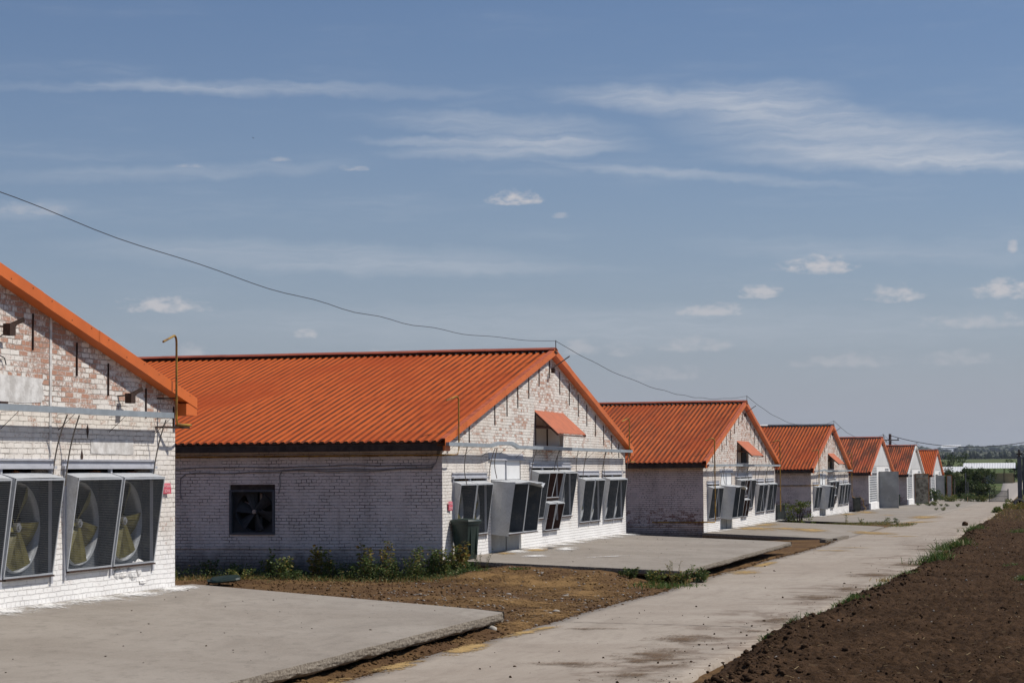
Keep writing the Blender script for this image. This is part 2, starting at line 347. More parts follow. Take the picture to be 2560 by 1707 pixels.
OH = 0.19                                         # how far the verge stands out from the gable
ORANGE = (0.57, 0.124, 0.030)
M = dict(
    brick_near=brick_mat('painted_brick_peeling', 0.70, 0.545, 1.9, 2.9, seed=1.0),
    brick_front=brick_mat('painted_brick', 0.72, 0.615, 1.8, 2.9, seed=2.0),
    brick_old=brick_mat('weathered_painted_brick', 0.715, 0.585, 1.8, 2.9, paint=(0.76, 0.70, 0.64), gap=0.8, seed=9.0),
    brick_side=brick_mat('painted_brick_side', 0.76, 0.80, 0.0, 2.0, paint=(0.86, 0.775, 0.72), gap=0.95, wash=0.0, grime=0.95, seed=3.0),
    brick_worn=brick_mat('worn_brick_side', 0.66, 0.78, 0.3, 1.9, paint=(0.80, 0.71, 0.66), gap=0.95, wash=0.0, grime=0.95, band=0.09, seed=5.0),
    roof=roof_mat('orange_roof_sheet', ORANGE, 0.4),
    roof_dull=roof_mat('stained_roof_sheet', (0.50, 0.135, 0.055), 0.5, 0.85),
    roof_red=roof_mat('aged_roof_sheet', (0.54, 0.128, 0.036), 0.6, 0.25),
    trim=simple('orange_flashing', (0.66, 0.150, 0.026), 0.5, 0, 0.16, 1.5),
    trim_top=simple('dusty_orange_flashing', (0.50, 0.110, 0.040), 0.75, 0, 0.45, 5.0),
    ridge=simple('ridge_flashing', (0.34, 0.075, 0.032), 0.7, 0, 0.3, 2.0),
    awning=simple('awning_sheet', (0.46, 0.102, 0.026), 0.65, 0, 0.22, 4.0),
    trim_white=simple('white_flashing', (0.72, 0.70, 0.66), 0.55, 0, 0.2, 2.0),
    screw=simple('screw_head', (0.16, 0.05, 0.02), 0.6),
    wood=simple('dark_weathered_wood', (0.075, 0.055, 0.045), 0.9, 0, 0.5, 7.0, 0.5, 30),
    galv=galv_mat('galvanised_sheet'),
    traymetal=simple('tray_sheet', (0.36, 0.40, 0.43), 0.5, 0.25, 0.2, 3.0),
    galv_dark=galv_mat('dull_galvanised_sheet', (0.080, 0.092, 0.108), 0.6, 0.3, 0.3),
    ringmetal=galv_mat('fan_ring_metal', (0.30, 0.315, 0.33), 0.55, 0.4, 0.4),
    wire=simple('galvanised_wire', (0.28, 0.29, 0.30), 0.5, 0.0, 0.15),
    blade=simple('olive_fan_blade', (0.155, 0.135, 0.042), 0.5, 0.0, 0.45, 5.0),
    bladedark=simple('dark_fan_metal', (0.045, 0.05, 0.056), 0.7, 0.0, 0.3, 5.0),
    hub=simple('fan_steel', (0.42, 0.42, 0.42), 0.4, 0.8, 0.3),
    black=simple('shutter_and_dark_interior', (0.012, 0.012, 0.013), 0.8),  # fan shutters; also sheets whose black stands for unlit interiors behind openings
    paintgrey=simple('grey_painted_steel', (0.46, 0.465, 0.50), 0.55, 0.0, 0.16, 3.0),
    rust=simple('rusty_iron', (0.060, 0.030, 0.020), 0.85, 0.0, 0.5, 20.0, 0.4),
    redbrown=simple('red_brown_steel', (0.090, 0.040, 0.030), 0.7, 0, 0.3),
    yellow=simple('yellow_gas_pipe', (0.44, 0.26, 0.030), 0.5, 0.0, 0.5, 5.0, col2=(0.15, 0.075, 0.025)),
    conduit=simple('grey_conduit', (0.19, 0.165, 0.14), 0.7, 0.0, 0.3),
    conduit_side=simple('painted_conduit', (0.30, 0.28, 0.27), 0.7, 0.0, 0.3),
    cable=simple('black_cable', (0.02, 0.02, 0.022), 0.7),
    plaster=simple('grey_plaster', (0.50, 0.475, 0.445), 0.9, 0, 0.35, 5.0, 0.6, 30, col2=(0.74, 0.72, 0.69)),
    board=simple('cream_board', (0.66, 0.64, 0.56), 0.6, 0, 0.12, 1.5),
    whitesheet=simple('white_sheet', (0.74, 0.74, 0.73), 0.6, 0, 0.12, 0.8),
    whitewash=simple('whitewash', (0.80, 0.79, 0.77), 0.9, 0, 0.12, 4.0, 0.5, 20),
    glass=simple('glass_block', (0.17, 0.22, 0.28), 0.2, 0, 0.35, 3.0, spec=0.6),
    doorgrey=simple('grey_door_paint', (0.33, 0.34, 0.345), 0.6, 0, 0.3, 1.2),
    doorold=simple('peeling_door_paint', (0.28, 0.27, 0.23), 0.8, 0, 0.3, 3.5, 0.5, 12, col2=(0.085, 0.075, 0.06)),
    rustorange=simple('orange_rust', (0.36, 0.13, 0.022), 0.85, 0, 0.5, 6.0),
    bin=simple('dark_green_plastic', (0.022, 0.040, 0.032), 0.42, 0, 0.35, 3.0),
    bindusty=simple('dusty_plastic', (0.10, 0.115, 0.105), 0.75, 0, 0.5, 4.0),
    tyre=simple('tyre_rubber', (0.022, 0.022, 0.024), 0.85, 0, 0.4, 6.0),
    sign=simple('pink_sign', (0.70, 0.115, 0.165), 0.5, 0, 0.12, 8.0),
    signtext=simple('sign_lettering', (0.80, 0.62, 0.62), 0.6, 0, 0.05),
    slab=concrete_mat('trowelled_concrete', (0.252, 0.220, 0.184), (0.310, 0.276, 0.236)),
    slabedge=simple('broken_concrete_edge', (0.26, 0.225, 0.18), 0.95, 0, 0.55, 26.0, 1.0, 60, col2=(0.12, 0.095, 0.07)),
    road=concrete_mat('road_concrete', (0.32, 0.270, 0.220), (0.375, 0.324, 0.268), stains=0.45),
    stone=simple('pale_stone', (0.42, 0.385, 0.34), 0.85, 0, 0.3, 8.0, 0.3, 20),
    grain=fade_mat('spilled_grain', (0.50, 0.335, 0.135), (0.30, 0.20, 0.09), 34.0, speck=2.2, nz=1.7, lim=-0.02),
    lime=fade_mat('spilled_whitewash', (0.78, 0.77, 0.75), (0.68, 0.66, 0.63), 18.0, lim=-0.02, nz=0.8, soft=0.35),
    mud=fade_mat('mud_smear', (0.120, 0.074, 0.042), (0.175, 0.115, 0.068), 26.0, lim=-0.10, speck=1.5, bump=0.1, nz=1.8, soft=0.55, amax=0.80),
    chaff=fade_mat('chaff_on_dirt', (0.30, 0.180, 0.070), (0.20, 0.115, 0.045), 30.0, lim=0.04, speck=3.0),
    leaf=leaf_mat('weed_leaf', (0.070, 0.12, 0.030), (0.17, 0.20, 0.055), (0.32, 0.24, 0.07), 0.18),
    leafdark=leaf_mat('dark_weed_leaf', (0.048, 0.088, 0.026), (0.11, 0.155, 0.045), (0.26, 0.20, 0.07), 0.10),
    leafdry=leaf_mat('yellowing_leaf', (0.10, 0.13, 0.03), (0.30, 0.24, 0.06), (0.28, 0.16, 0.05), 0.25),
    leafbush=leaf_mat('bush_leaf', (0.075, 0.125, 0.018), (0.15, 0.19, 0.03), (0.25, 0.22, 0.04), 0.1),
    grassblade=leaf_mat('grass_blade', (0.060, 0.115, 0.022), (0.11, 0.17, 0.04), (0.30, 0.23, 0.09), 0.12),
    drygrass=leaf_mat('dry_grass_blade', (0.28, 0.19, 0.07), (0.38, 0.27, 0.10), (0.10, 0.12, 0.03), 0.25),
    treeleaf=leaf_mat('thicket_leaf', (0.030, 0.055, 0.018), (0.075, 0.105, 0.03), (0.12, 0.13, 0.04), 0.12),
    farleaf=leaf_mat('distant_foliage', (0.020, 0.032, 0.016), (0.038, 0.052, 0.024), None, 0, 0.15),
    stem=simple('plant_stem', (0.14, 0.11, 0.04), 0.8),
    bark=simple('bark', (0.09, 0.065, 0.045), 0.9, 0, 0.4, 10.0, 0.5, 30),
    post=simple('weathered_post', (0.17, 0.14, 0.12), 0.9, 0, 0.4, 8.0, 0.4, 20),
    straw=simple('straw', (0.46, 0.34, 0.17), 0.8),
    shedroof=simple('white_shed_roof', (0.72, 0.72, 0.72), 0.6, 0, 0.12, 0.4),
    blue=simple('blue_sheet', (0.05, 0.085, 0.20), 0.6, 0, 0.2),
    ochre=simple('ochre_wall', (0.40, 0.31, 0.16), 0.85, 0, 0.25, 0.5),
    greywall=simple('grey_wall', (0.25, 0.245, 0.24), 0.85, 0, 0.2, 0.5),
    gate=simple('dark_green_steel', (0.03, 0.045, 0.042), 0.6, 0.2, 0.3),
    greypanel=simple('grey_corrugated_panel', (0.13, 0.135, 0.145), 0.6, 0.2, 0.3, 2.0),
)

def ground_mat():
    m, N, b = new_mat('dry_earth')
    o = N.n('ShaderNodeTexCoord').outputs['Object']
    sp = N.n('ShaderNodeSeparateXYZ', {0: o})
    n1 = N.noise(o, 0.9, 6, 0.65)
    n2 = N.noise(o, 14.0, 5, 0.7)
    n3 = N.noise(o, 70.0, 3, 0.7)
    n4 = N.noise(o, 34.0, 4, 0.75)
    c = N.mix(N.ramp(n1, 0.38, 0.66), (0.135, 0.074, 0.036), (0.240, 0.142, 0.062))
    c = N.mix(N.ramp(n2, 0.45, 0.7, 0.0, 0.6), c, (0.058, 0.034, 0.020))
    c = N.mix(N.ramp(n3, 0.55, 0.72, 0.0, 0.55), c, (0.34, 0.225, 0.105))
    c = N.mix(N.ramp(n4, 0.50, 0.66, 0.0, 0.75), c, (0.045, 0.026, 0.015))
    # far country turns to pasture
    far = N.ramp(sp.outputs[1], 215, 300)
    g = N.mix(N.ramp(N.noise(o, 0.02, 5, 0.6), 0.4, 0.65), (0.075, 0.105, 0.038), (0.13, 0.135, 0.055))
    c = N.mix(far, c, g)
    hill = N.ramp(sp.outputs[1], 2500, 3200)
    hc = N.mix(N.ramp(N.noise(o, 0.0016, 6, 0.65), 0.42, 0.6), (0.045, 0.062, 0.03), (0.16, 0.125, 0.075))
    c = N.mix(hill, c, hc)
    N.set(b.inputs['Base Color'], c)
    b.inputs['Roughness'].default_value = 0.97
    b.inputs['Specular IOR Level'].default_value = 0.1
    bm = N.n('ShaderNodeBump', {'Height': N.m('ADD', n2, N.m('MULTIPLY', n3, 0.5)), 'Strength': 1.0, 'Distance': 0.05})
    N.set(b.inputs['Normal'], bm.outputs[0])
    return m

def soil_mat():
    m, N, b = new_mat('tilled_soil')
    o = N.n('ShaderNodeTexCoord').outputs['Object']
    n1 = N.noise(o, 0.7, 5, 0.6)
    n2 = N.noise(o, 22.0, 5, 0.7)
    n3 = N.noise(o, 95.0, 3, 0.7)
    c = N.mix(N.ramp(n1, 0.38, 0.66), (0.056, 0.032, 0.017), (0.092, 0.053, 0.029))
    c = N.mix(N.ramp(n2, 0.42, 0.66, 0.0, 0.8), c, (0.024, 0.014, 0.009))
    c = N.mix(N.ramp(n3, 0.56, 0.74, 0.0, 0.5), c, (0.17, 0.115, 0.07))
    N.set(b.inputs['Base Color'], c)
    b.inputs['Roughness'].default_value = 0.98
    b.inputs['Specular IOR Level'].default_value = 0.08
    bm = N.n('ShaderNodeBump', {'Height': N.m('ADD', n2, N.m('MULTIPLY', n3, 0.5)), 'Strength': 0.9, 'Distance': 0.03})
    N.set(b.inputs['Normal'], bm.outputs[0])
    return m
M['ground'] = ground_mat()
M['soil'] = soil_mat()

# ------------------------------------------------------------------ mesh helpers
class MB:
    def __init__(self):
        self.v, self.f, self.mi = [], [], []
        self.mats = []
    def slot(self, m):
        if m not in self.mats:
            self.mats.append(m)
        return self.mats.index(m)
    def add(self, vs, fs, mat):
        k = len(self.v)
        s = self.slot(mat)
        self.v += [tuple(p) for p in vs]
        for f in fs:
            self.f.append(tuple(i + k for i in f))
            self.mi.append(s)
    def quad(self, a, b, c, d, mat):
        self.add((a, b, c, d), ((0, 1, 2, 3),), mat)
    def box(self, x0, x1, y0, y1, z0, z1, mat):
        vs = [(x, y, z) for x in (x0, x1) for y in (y0, y1) for z in (z0, z1)]
        self.add(vs, ((0, 1, 3, 2), (4, 6, 7, 5), (0, 4, 5, 1), (2, 3, 7, 6), (0, 2, 6, 4), (1, 5, 7, 3)), mat)
    def obox(self, p0, p1, w, h, mat, up=(0, 0, 1)):
        """a bar from p0 to p1, w across, h along 'up'"""
        p0, p1 = Vector(p0), Vector(p1)
        d = (p1 - p0).normalized()
        s = d.cross(Vector(up))
        if s.length < 1e-4:
            s = d.cross(Vector((0, 1, 0)))
        s.normalize()
        u = s.cross(d).normalized()
        vs = [p + s * (a * w / 2) + u * (b * h / 2) for p in (p0, p1) for a, b in ((-1, -1), (1, -1), (1, 1), (-1, 1))]
        self.add(vs, ((0, 3, 2, 1), (4, 5, 6, 7), (0, 1, 5, 4), (1, 2, 6, 5), (2, 3, 7, 6), (3, 0, 4, 7)), mat)
    def tube(self, pts, r, mat, n=8, r1=None, cap=True):
        pts = [Vector(p) for p in pts]
        vs, fs = [], []
        for i, p in enumerate(pts):
            d = (pts[min(i + 1, len(pts) - 1)] - pts[max(i - 1, 0)]).normalized()
            s = d.cross(Vector((0.13, 0.21, 0.97)))
            if s.length < 1e-3:
                s = d.cross(Vector((1, 0, 0)))
            s.normalize()
            u = s.cross(d)
            rr = r if r1 is None else r + (r1 - r) * i / (len(pts) - 1)
            for k in range(n):
                a = 2 * math.pi * k / n
                vs.append(p + s * (math.cos(a) * rr) + u * (math.sin(a) * rr))
        for i in range(len(pts) - 1):
            for k in range(n):
                fs.append((i * n + k, i * n + (k + 1) % n, (i + 1) * n + (k + 1) % n, (i + 1) * n + k))
        if cap:
            fs.append(tuple(range(n - 1, -1, -1)))
            fs.append(tuple(range((len(pts) - 1) * n, len(pts) * n)))
        self.add(vs, fs, mat)
    def lathe(self, prof, mat, c=(0, 0, 0), n=20, sq=0.0):
        vs, fs = [], []
        for r, z in prof:
            for k in range(n):
                a = 2 * math.pi * k / n
                q = 1.0
                if sq:
                    q = 1 / max(abs(math.cos(a)), abs(math.sin(a))) * sq + (1 - sq)
                vs.append((c[0] + math.cos(a) * r * q, c[1] + math.sin(a) * r * q, c[2] + z))
        for i in range(len(prof) - 1):
            for k in range(n):
                fs.append((i * n + k, i * n + (k + 1) % n, (i + 1) * n + (k + 1) % n, (i + 1) * n + k))
        self.add(vs, fs, mat)
    def build(self, name, parent=None, loc=None, smooth=False, mw=None):
        me = bpy.data.meshes.new(name)
        me.from_pydata(self.v, [], self.f)
        for m in self.mats:
            me.materials.append(m)
        me.polygons.foreach_set('material_index', self.mi)
        if smooth:
            me.polygons.foreach_set('use_smooth', [True] * len(self.f))
        me.update()
        o = bpy.data.objects.new(name, me)
        COL.objects.link(o)
        if parent:
            o.parent = parent
        if loc:
            o.location = loc
        return o

def np_mesh(name, V, Fc, mat, smooth=False, loc=(0, 0, 0), parent=None):
    me = bpy.data.meshes.new(name)
    V = np.asarray(V, dtype=np.float32)
    Fc = np.asarray(Fc, dtype=np.int32)
    k = Fc.shape[1]
    me.vertices.add(len(V))
    me.vertices.foreach_set('co', V.ravel())
    me.loops.add(Fc.size)
    me.loops.foreach_set('vertex_index', Fc.ravel())
    me.polygons.add(len(Fc))
    me.polygons.foreach_set('loop_start', np.arange(0, Fc.size, k, dtype=np.int32))
    me.polygons.foreach_set('loop_total', np.full(len(Fc), k, dtype=np.int32))
    if smooth:
        me.polygons.foreach_set('use_smooth', np.ones(len(Fc), dtype=bool))
    me.materials.append(mat)
    me.update(calc_edges=True)
    me.validate()
    o = bpy.data.objects.new(name, me)
    COL.objects.link(o)
    o.location = loc
    if parent:
        o.parent = parent
    return o

def tag(o, label=None, cat=None, group=None, kind=None):
    if label: o['label'] = label
    if cat: o['category'] = cat
    if group: o['group'] = group
    if kind: o['kind'] = kind
    return o

def thing(name, label, cat, loc=(0, 0, 0), rz=0.0, group=None):
    o = bpy.data.objects.new(name, None)
    COL.objects.link(o)
    o.location = loc
    o.rotation_euler = (0, 0, rz)
    o.empty_display_size = 0.3
    return tag(o, label, cat, group)

def _h(ix, iy, s):
    n = (ix.astype(np.int64) * 374761393 + iy.astype(np.int64) * 668265263 + s * 1274126177) & 0xffffffff
    n = ((n ^ (n >> 13)) * 1274126177) & 0xffffffff
    return ((n ^ (n >> 16)) & 0xffff) / 65535.0

def vnoise(x, y, s=0):
    ix, iy = np.floor(x), np.floor(y)
    fx, fy = x - ix, y - iy
    fx, fy = fx * fx * (3 - 2 * fx), fy * fy * (3 - 2 * fy)
    a, b = _h(ix, iy, s), _h(ix + 1, iy, s)
    c, d = _h(ix, iy + 1, s), _h(ix + 1, iy + 1, s)
    return (a * (1 - fx) + b * fx) * (1 - fy) + (c * (1 - fx) + d * fx) * fy

def fbm(x, y, o=4, s=0, g=0.5):
    t, a, n = 0, 1.0, 0
    for i in range(o):
        t = t + a * (vnoise(x * 2 ** i, y * 2 ** i, s + i * 17) - 0.5)
        n += a
        a *= g
    return t / n

def grid(xs, ys, fz):
    X, Y = np.meshgrid(xs, ys)
    Z = fz(X, Y)
    V = np.stack([X, Y, Z], -1).reshape(-1, 3)
    nx, ny = len(xs), len(ys)
    i = (np.arange(ny - 1)[:, None] * nx + np.arange(nx - 1)[None, :]).ravel()
    return V, np.stack([i, i + 1, i + nx + 1, i + nx], -1)

# ------------------------------------------------------------------ levels of the place
ZB_Y = [0, 21, 53, 85, 119.4, 152.5, 185, 218, 245]
ZB_Z = [-1.62, -1.70, -1.90, -2.27, -2.55, -2.80, -3.04, -3.18, -3.3]
ZR_Y = [0, 12, 30, 55, 75, 85, 120, 152, 185, 208, 245]
ZR_Z = [-2.27, -2.30, -2.33, -2.40, -2.45, -2.50, -2.72, -2.93, -3.13, -3.26, -3.36]
FAR_Y = [-100, 245, 460, 520, 600, 900, 2500, 3500, 6000, 9000]
FAR_Z = [-3.36, -3.36, -3.28, -2.2, 0.2, 2.3, 10.8, 16.0, 46.0, 50.0]
zb = lambda y: np.interp(y, ZB_Y, ZB_Z)
zr = lambda y: np.interp(y, ZR_Y, ZR_Z)

def terrain_z(X, Y):
    b, r = zb(Y) - 0.44, zr(Y) - 0.05
    t = np.clip(X / 4.6, 0, 1)
    z = b * (1 - t) + r * t
    z = np.where(X > 5.0, r, z)
    near = (Y < 60) & (Y > 10) & (X < 5.3) & (X > -8)
    z = z + np.where(near, 0.10 * fbm(X * 0.7, Y * 0.7, 4, 3) + 0.035 * fbm(X * 4, Y * 4, 3, 9) + 0.02 * fbm(X * 13, Y * 13, 2, 5), 0)
    # the heap of earth pushed against the second apron
    z = z + np.where(Y < 30.6, 0.085 * np.exp(-((X - 4.92) / .24) ** 2) * np.clip(0.75 + 2.0 * fbm(X * 1.5, Y * 1.5, 3, 91), 0, 1.3), 0)
    z = z + 0.30 * np.exp(-(np.maximum(np.abs(X - 2.5) - 0.9, 0) / 1.1) ** 2 - (np.maximum(np.abs(Y - 43.6) - .7, 0) / 1.7) ** 2)
    z = np.where((Y < 60) & (X > 4.3) & (X < 5.6), z + 0.035 * np.clip((X - 4.3) / .5, 0, 1) * np.clip((5.45 - X) / .2, 0, 1), z)
    far = np.interp(Y, FAR_Y, FAR_Z) + np.where(Y > 3000, 14 * fbm(X / 900, Y / 900, 4, 21), 0)
    k = np.clip((Y - 235) / 12, 0, 1)
    z = z * (1 - k) + far * k
    return z

xs = np.concatenate([[-6000, -3500, -2000, -1200, -700, -400, -200, -100, -60, -40, -25, -16, -11], np.arange(-8, 5.7, 0.11), [6, 7, 8.2, 9, 10, 12, 16, 25, 40, 70, 120, 250, 500, 1000, 2000, 4000]])
ys = np.concatenate([[-60, -20, 0, 8], np.arange(12, 28.4, 0.2), np.arange(28.5, 47, 0.13), np.arange(47.5, 70, 0.8), np.arange(71, 250, 2.0), [260, 290, 330, 380, 430, 460, 490, 520, 560, 600, 700, 900, 1300, 1800, 2500, 3000, 3500, 4200, 5000, 5500, 6000, 6300, 7000]])
V, Fc = grid(xs, ys, terrain_z)
tag(np_mesh('ground', V, Fc, M['ground'], True), kind='structure')

# concrete road, its edges worn
def strip(name, x_of, ys, mat, z_of, nx=14, thick=0.06, kind='structure'):
    rows, nv = [], nx + 3
    V = []
    for y in ys:
        a, b = x_of(y)
        z = float(z_of(y))
        V.append((a - 0.02, y, z - thick))
        for i in range(nx + 1):
            V.append((a + (b - a) * i / nx, y, z))
        V.append((b + 0.02, y, z - thick))
    ny = len(ys)
    i = (np.arange(ny - 1)[:, None] * nv + np.arange(nv - 1)[None, :]).ravel()
    o = np_mesh(name, V, np.stack([i, i + 1, i + nv + 1, i + nv], -1), mat, False)
    return tag(o, kind=kind)

def n1d(y, s, f):
    return float(fbm(np.array([y * f]), np.array([s * 7.3]), 4, int(s))[0])

def road_x(y):
    l = np.interp(y, [0, 20, 30, 42, 50, 70, 76, 100, 185, 210], [4.9, 5.25, 5.3, 5.38, 5.40, 5.45, 5.36, 5.36, 5.36, 5.4])
    r = np.interp(y, [0, 20, 30, 45, 60, 90, 110, 130, 152, 185, 209], [8.75, 8.95, 9.05, 9.5, 9.6, 9.05, 9.05, 8.8, 8.5, 8.1, 7.7])
    if y < 74:
        l += 0.32 * n1d(y, 3, 0.35) + 0.10 * n1d(y, 5, 2.0)
    r += 0.35 * n1d(y, 8, 0.3) + 0.10 * n1d(y, 9, 1.7)
    return l, r
strip('road', road_x, np.concatenate([np.arange(0, 75, 0.16), np.arange(75, 209.5, 0.8)]), M['road'], lambda y: zr(y))
strip('gravel_path', lambda y: (np.interp(y, [208, 300, 470], [5.6, 4.0, -0.6]), np.interp(y, [208, 300, 470], [7.8, 6.8, 4.2])), np.arange(209.7, 470, 4.0),
      simple('gravel', (0.36, 0.32, 0.28), 0.95, 0, 0.2, 3.0, 0.5, 30), lambda y: np.interp(y, [208, 235, 247, 460, 520], [-3.27, -3.30, -3.32, -3.24, -2.1]) + 0.02, 4, 0.04)

# expansion joints of the road
def joint(x0, x1, y0, y1, w=0.03):
    j = MB()
    n = 24
    for i in range(n):
        a, b = i / n, (i + 1) / n
        ya, yb = y0 + (y1 - y0) * a + 0.10 * n1d(a * 9, 3, 1.0), y0 + (y1 - y0) * b + 0.10 * n1d(b * 9, 3, 1.0)
        xa, xb = x0 + (x1 - x0) * a, x0 + (x1 - x0) * b
        ww = w * (0.6 + 0.8 * random.random())
        za, zc = float(zr(ya)) + 0.004, float(zr(yb)) + 0.004
        j.quad((xa, ya - ww / 2, za), (xb, yb - ww / 2, zc), (xb, yb + ww / 2, zc), (xa, ya + ww / 2, za), M['wood'])
    o = j.build('road')
    o.name = 'road_joint'
    tag(o, kind='structure')
joint(5.4, 8.6, 31.65, 31.0)
joint(5.5, 9.5, 64.6, 64.2)
joint(5.4, 9.3, 48.2, 47.8, 0.018)
joint(5.4, 9.0, 81.2, 80.8)

# aprons: cast concrete slabs in front of the first three sheds, with broken undercut edges
def apron(x1, y0, y1, zback, zfront, th, x0=0.0, rough=1.0):
    mb = MB()
    nx = 12
    nyv = max(8, int((y1 - y0) / 0.05))
    ztop = lambda x: zback + (zfront - zback) * (x - x0) / (x1 - x0)
    # jittered outline
    fe = [x1 + rough * (0.05 * n1d(y0 + (y1 - y0) * j / nyv, 11, 0.5) + 0.035 * n1d(y0 + (y1 - y0) * j / nyv, 13, 3.0)) for j in range(nyv + 1)]
    top = []
    for j in range(nyv + 1):
        y = y0 + (y1 - y0) * j / nyv
        for i in range(nx + 1):
            x = x0 + (fe[j] - x0) * i / nx
            c = 0.06 * rough * max(0, 1 - (j if j < nyv / 2 else nyv - j) * 0.05 / 0.15) * max(0, (i - nx + 2) / 2)
            top.append((x - c * 0.5, y, ztop(x) - (0.012 * rough if i == nx else 0)))
    st = nx + 1
    mb.add(top, [(j * st + i, j * st + i + 1, (j + 1) * st + i + 1, (j + 1) * st + i) for j in range(nyv) for i in range(nx)], M['slab'])
    def edge(line, nrm):
        """line: points of the top edge; rough face below it"""
        R = 7
        vs = []
        for k, p in enumerate(line):
            for r in range(R + 1):
                t = r / R
                s = k * 0.05
                off = rough * (0.028 * (n1d(s * 6 + r * 1.7, 21 + r, 1.0)) + 0.05 * n1d(s * 1.6, 31, 1.0) * t) + 0.012 * math.sin(math.pi * t)
                if r == 0:
                    off = 0.0
                und = -0.07 * rough * max(0, t - 0.7) / 0.3
                vs.append((p[0] + nrm[0] * (off + und), p[1] + nrm[1] * (off + und), p[2] - th * t * (1 + 0.30 * rough * n1d(s * 2.2, 41, 1.0))))
        mb.add(vs, [(k * (R + 1) + r, k * (R + 1) + r + 1, (k + 1) * (R + 1) + r + 1, (k + 1) * (R + 1) + r) for k in range(len(line) - 1) for r in range(R)], M['slabedge'])
    edge([top[j * st + nx] for j in range(nyv + 1)], (1, 0))
    m_ = max(8, int((x1 - x0) / 0.05))
    for jj, nr in ((0, (0, -1)), (nyv, (0, 1))):
        y = y0 if jj == 0 else y1
        ln = [(x0 + (fe[jj] - x0) * i / m_, y, ztop(x0 + (fe[jj] - x0) * i / m_)) for i in range(m_ + 1)]
        edge(ln if jj == 0 else ln[::-1], nr)
    e = 0.05
    mb.quad((x0, y0 + e, zback - th * 0.93), (x1 - e, y0 + e, zfront - th * 0.93), (x1 - e, y1 - e, zfront - th * 0.93), (x0, y1 - e, zback - th * 0.93), M['slabedge'])
    return tag(mb.build('concrete_apron'), kind='structure')
apron(4.98, 6.0, 30.0, -1.70, -2.07, 0.15, x0=-0.02)
apron(5.22, 43.35, 61.4, -1.90, -2.11, 0.13)
apron(5.36, 75.2, 91.9, -2.27, -2.49, 0.16, x0=0.22, rough=0.5)
# further on the concrete runs unbroken from the gables to the road
strip('concrete_yard', lambda y: (0.06, 5.42), np.concatenate([np.arange(99.3, 236, 1.0)]), M['slab'], lambda y: 0, 10, 0.16)
yard = bpy.data.objects['concrete_yard']
co = np.zeros(len(yard.data.vertices) * 3)
yard.data.vertices.foreach_get('co', co)
co = co.reshape(-1, 3)
t = np.clip(co[:, 0] / 5.42, 0, 1)
co[:, 2] += (zb(co[:, 1]) + 0.0) * (1 - t) + (zr(co[:, 1]) + 0.004) * t
yard.data.vertices.foreach_set('co', co.ravel())
yard.data.update()
strip('apron_link', lambda y: (0.30, 5.42), np.arange(91.95, 92.9, 0.3), M['slab'], lambda y: -2.53, 6, 0.1)
bpy.data.objects.remove(bpy.data.objects['apron_link'])

# tilled field right of the road
def soil_edge(y):
    return np.interp(y, [0, 20, 23, 26, 30, 45, 60, 90, 110, 130, 160], [8.9, 9.05, 9.35, 9.05, 9.02, 9.45, 9.72, 9.1, 9.2, 8.9, 8.6]) - 0.02
def soil_z(X, Y):
    e = soil_edge(Y) + 0.40 * fbm(Y * 0.45, Y * 0 + 3.3, 4, 6) + 0.14 * fbm(Y * 2.5, Y * 0 + 1.3, 3, 7)
    d = X - e
    rise = np.clip(d / 0.45, 0, 1)
    rise = rise * rise * (3 - 2 * rise)
    lip = np.exp(-((d - 0.45) / 0.35) ** 2) * 0.07
    h = 0.10 * rise + lip * (0.6 + 1.2 * fbm(X * 0.8, Y * 0.8, 2, 2))
    c1 = fbm(X * 1.5, Y * 1.5, 3, 40) * 0.10
    c2 = np.abs(fbm(X * 5.5, Y * 5.5, 3, 50)) * 0.16
    c3 = fbm(X * 14, Y * 14, 4, 60, 0.62) * 0.11
    return zr(Y) - 0.09 + np.where(d > 0, 0.06 + h + (c1 + c2 + c3) * np.clip(d / 0.25, 0.15, 1), -0.06)
sx = np.concatenate([np.arange(8.3, 14.6, 0.034), np.arange(14.7, 20, 0.25), [22, 26, 32, 40, 55, 80]])
sy = [9.0]
while sy[-1] < 158:
    sy.append(sy[-1] + (0.5 if sy[-1] < 19 else 0.0016 * sy[-1]))
V, Fc = grid(sx, np.array(sy), soil_z)
tag(np_mesh('soil_field', V, Fc, M['soil'], False), kind='structure')

# ------------------------------------------------------------------ lumps (clods, pebbles, stones)
def ico(sub=2):
    import bmesh
    bm = bmesh.new()
    bmesh.ops.create_icosphere(bm, subdivisions=sub, radius=1.0)
    v = np.array([q.co[:] for q in bm.verts])
    f = np.array([[w.index for w in q.verts] for q in bm.faces])
    bm.free()
    return v, f
ICO2, ICO2F = ico(2)
ICO1, ICO1F = ico(1)
ICO3, ICO3F = ico(3)

def lumps(pts, radii, flat, base=(ICO2, ICO2F), rough=0.35):
    bv, bf = base
    n, m = len(pts), len(bv)
    r = np.asarray(radii, float)[:, None, None]
    sc = RNG.uniform(0.65, 1.3, (n, 1, 3)) * np.array([1, 1, flat])
    q = bv[None] * (1 + rough * (RNG.random((n, m, 1)) - 0.5)) * sc * r
    a = RNG.random((n, 1)) * 6.28
    ca, sa = np.cos(a), np.sin(a)
    q = np.stack([q[..., 0] * ca - q[..., 1] * sa, q[..., 0] * sa + q[..., 1] * ca, q[..., 2]], -1) + np.asarray(pts, float)[:, None, :]
    return q.reshape(-1, 3), (bf[None] + (np.arange(n) * m)[:, None, None]).reshape(-1, 3)

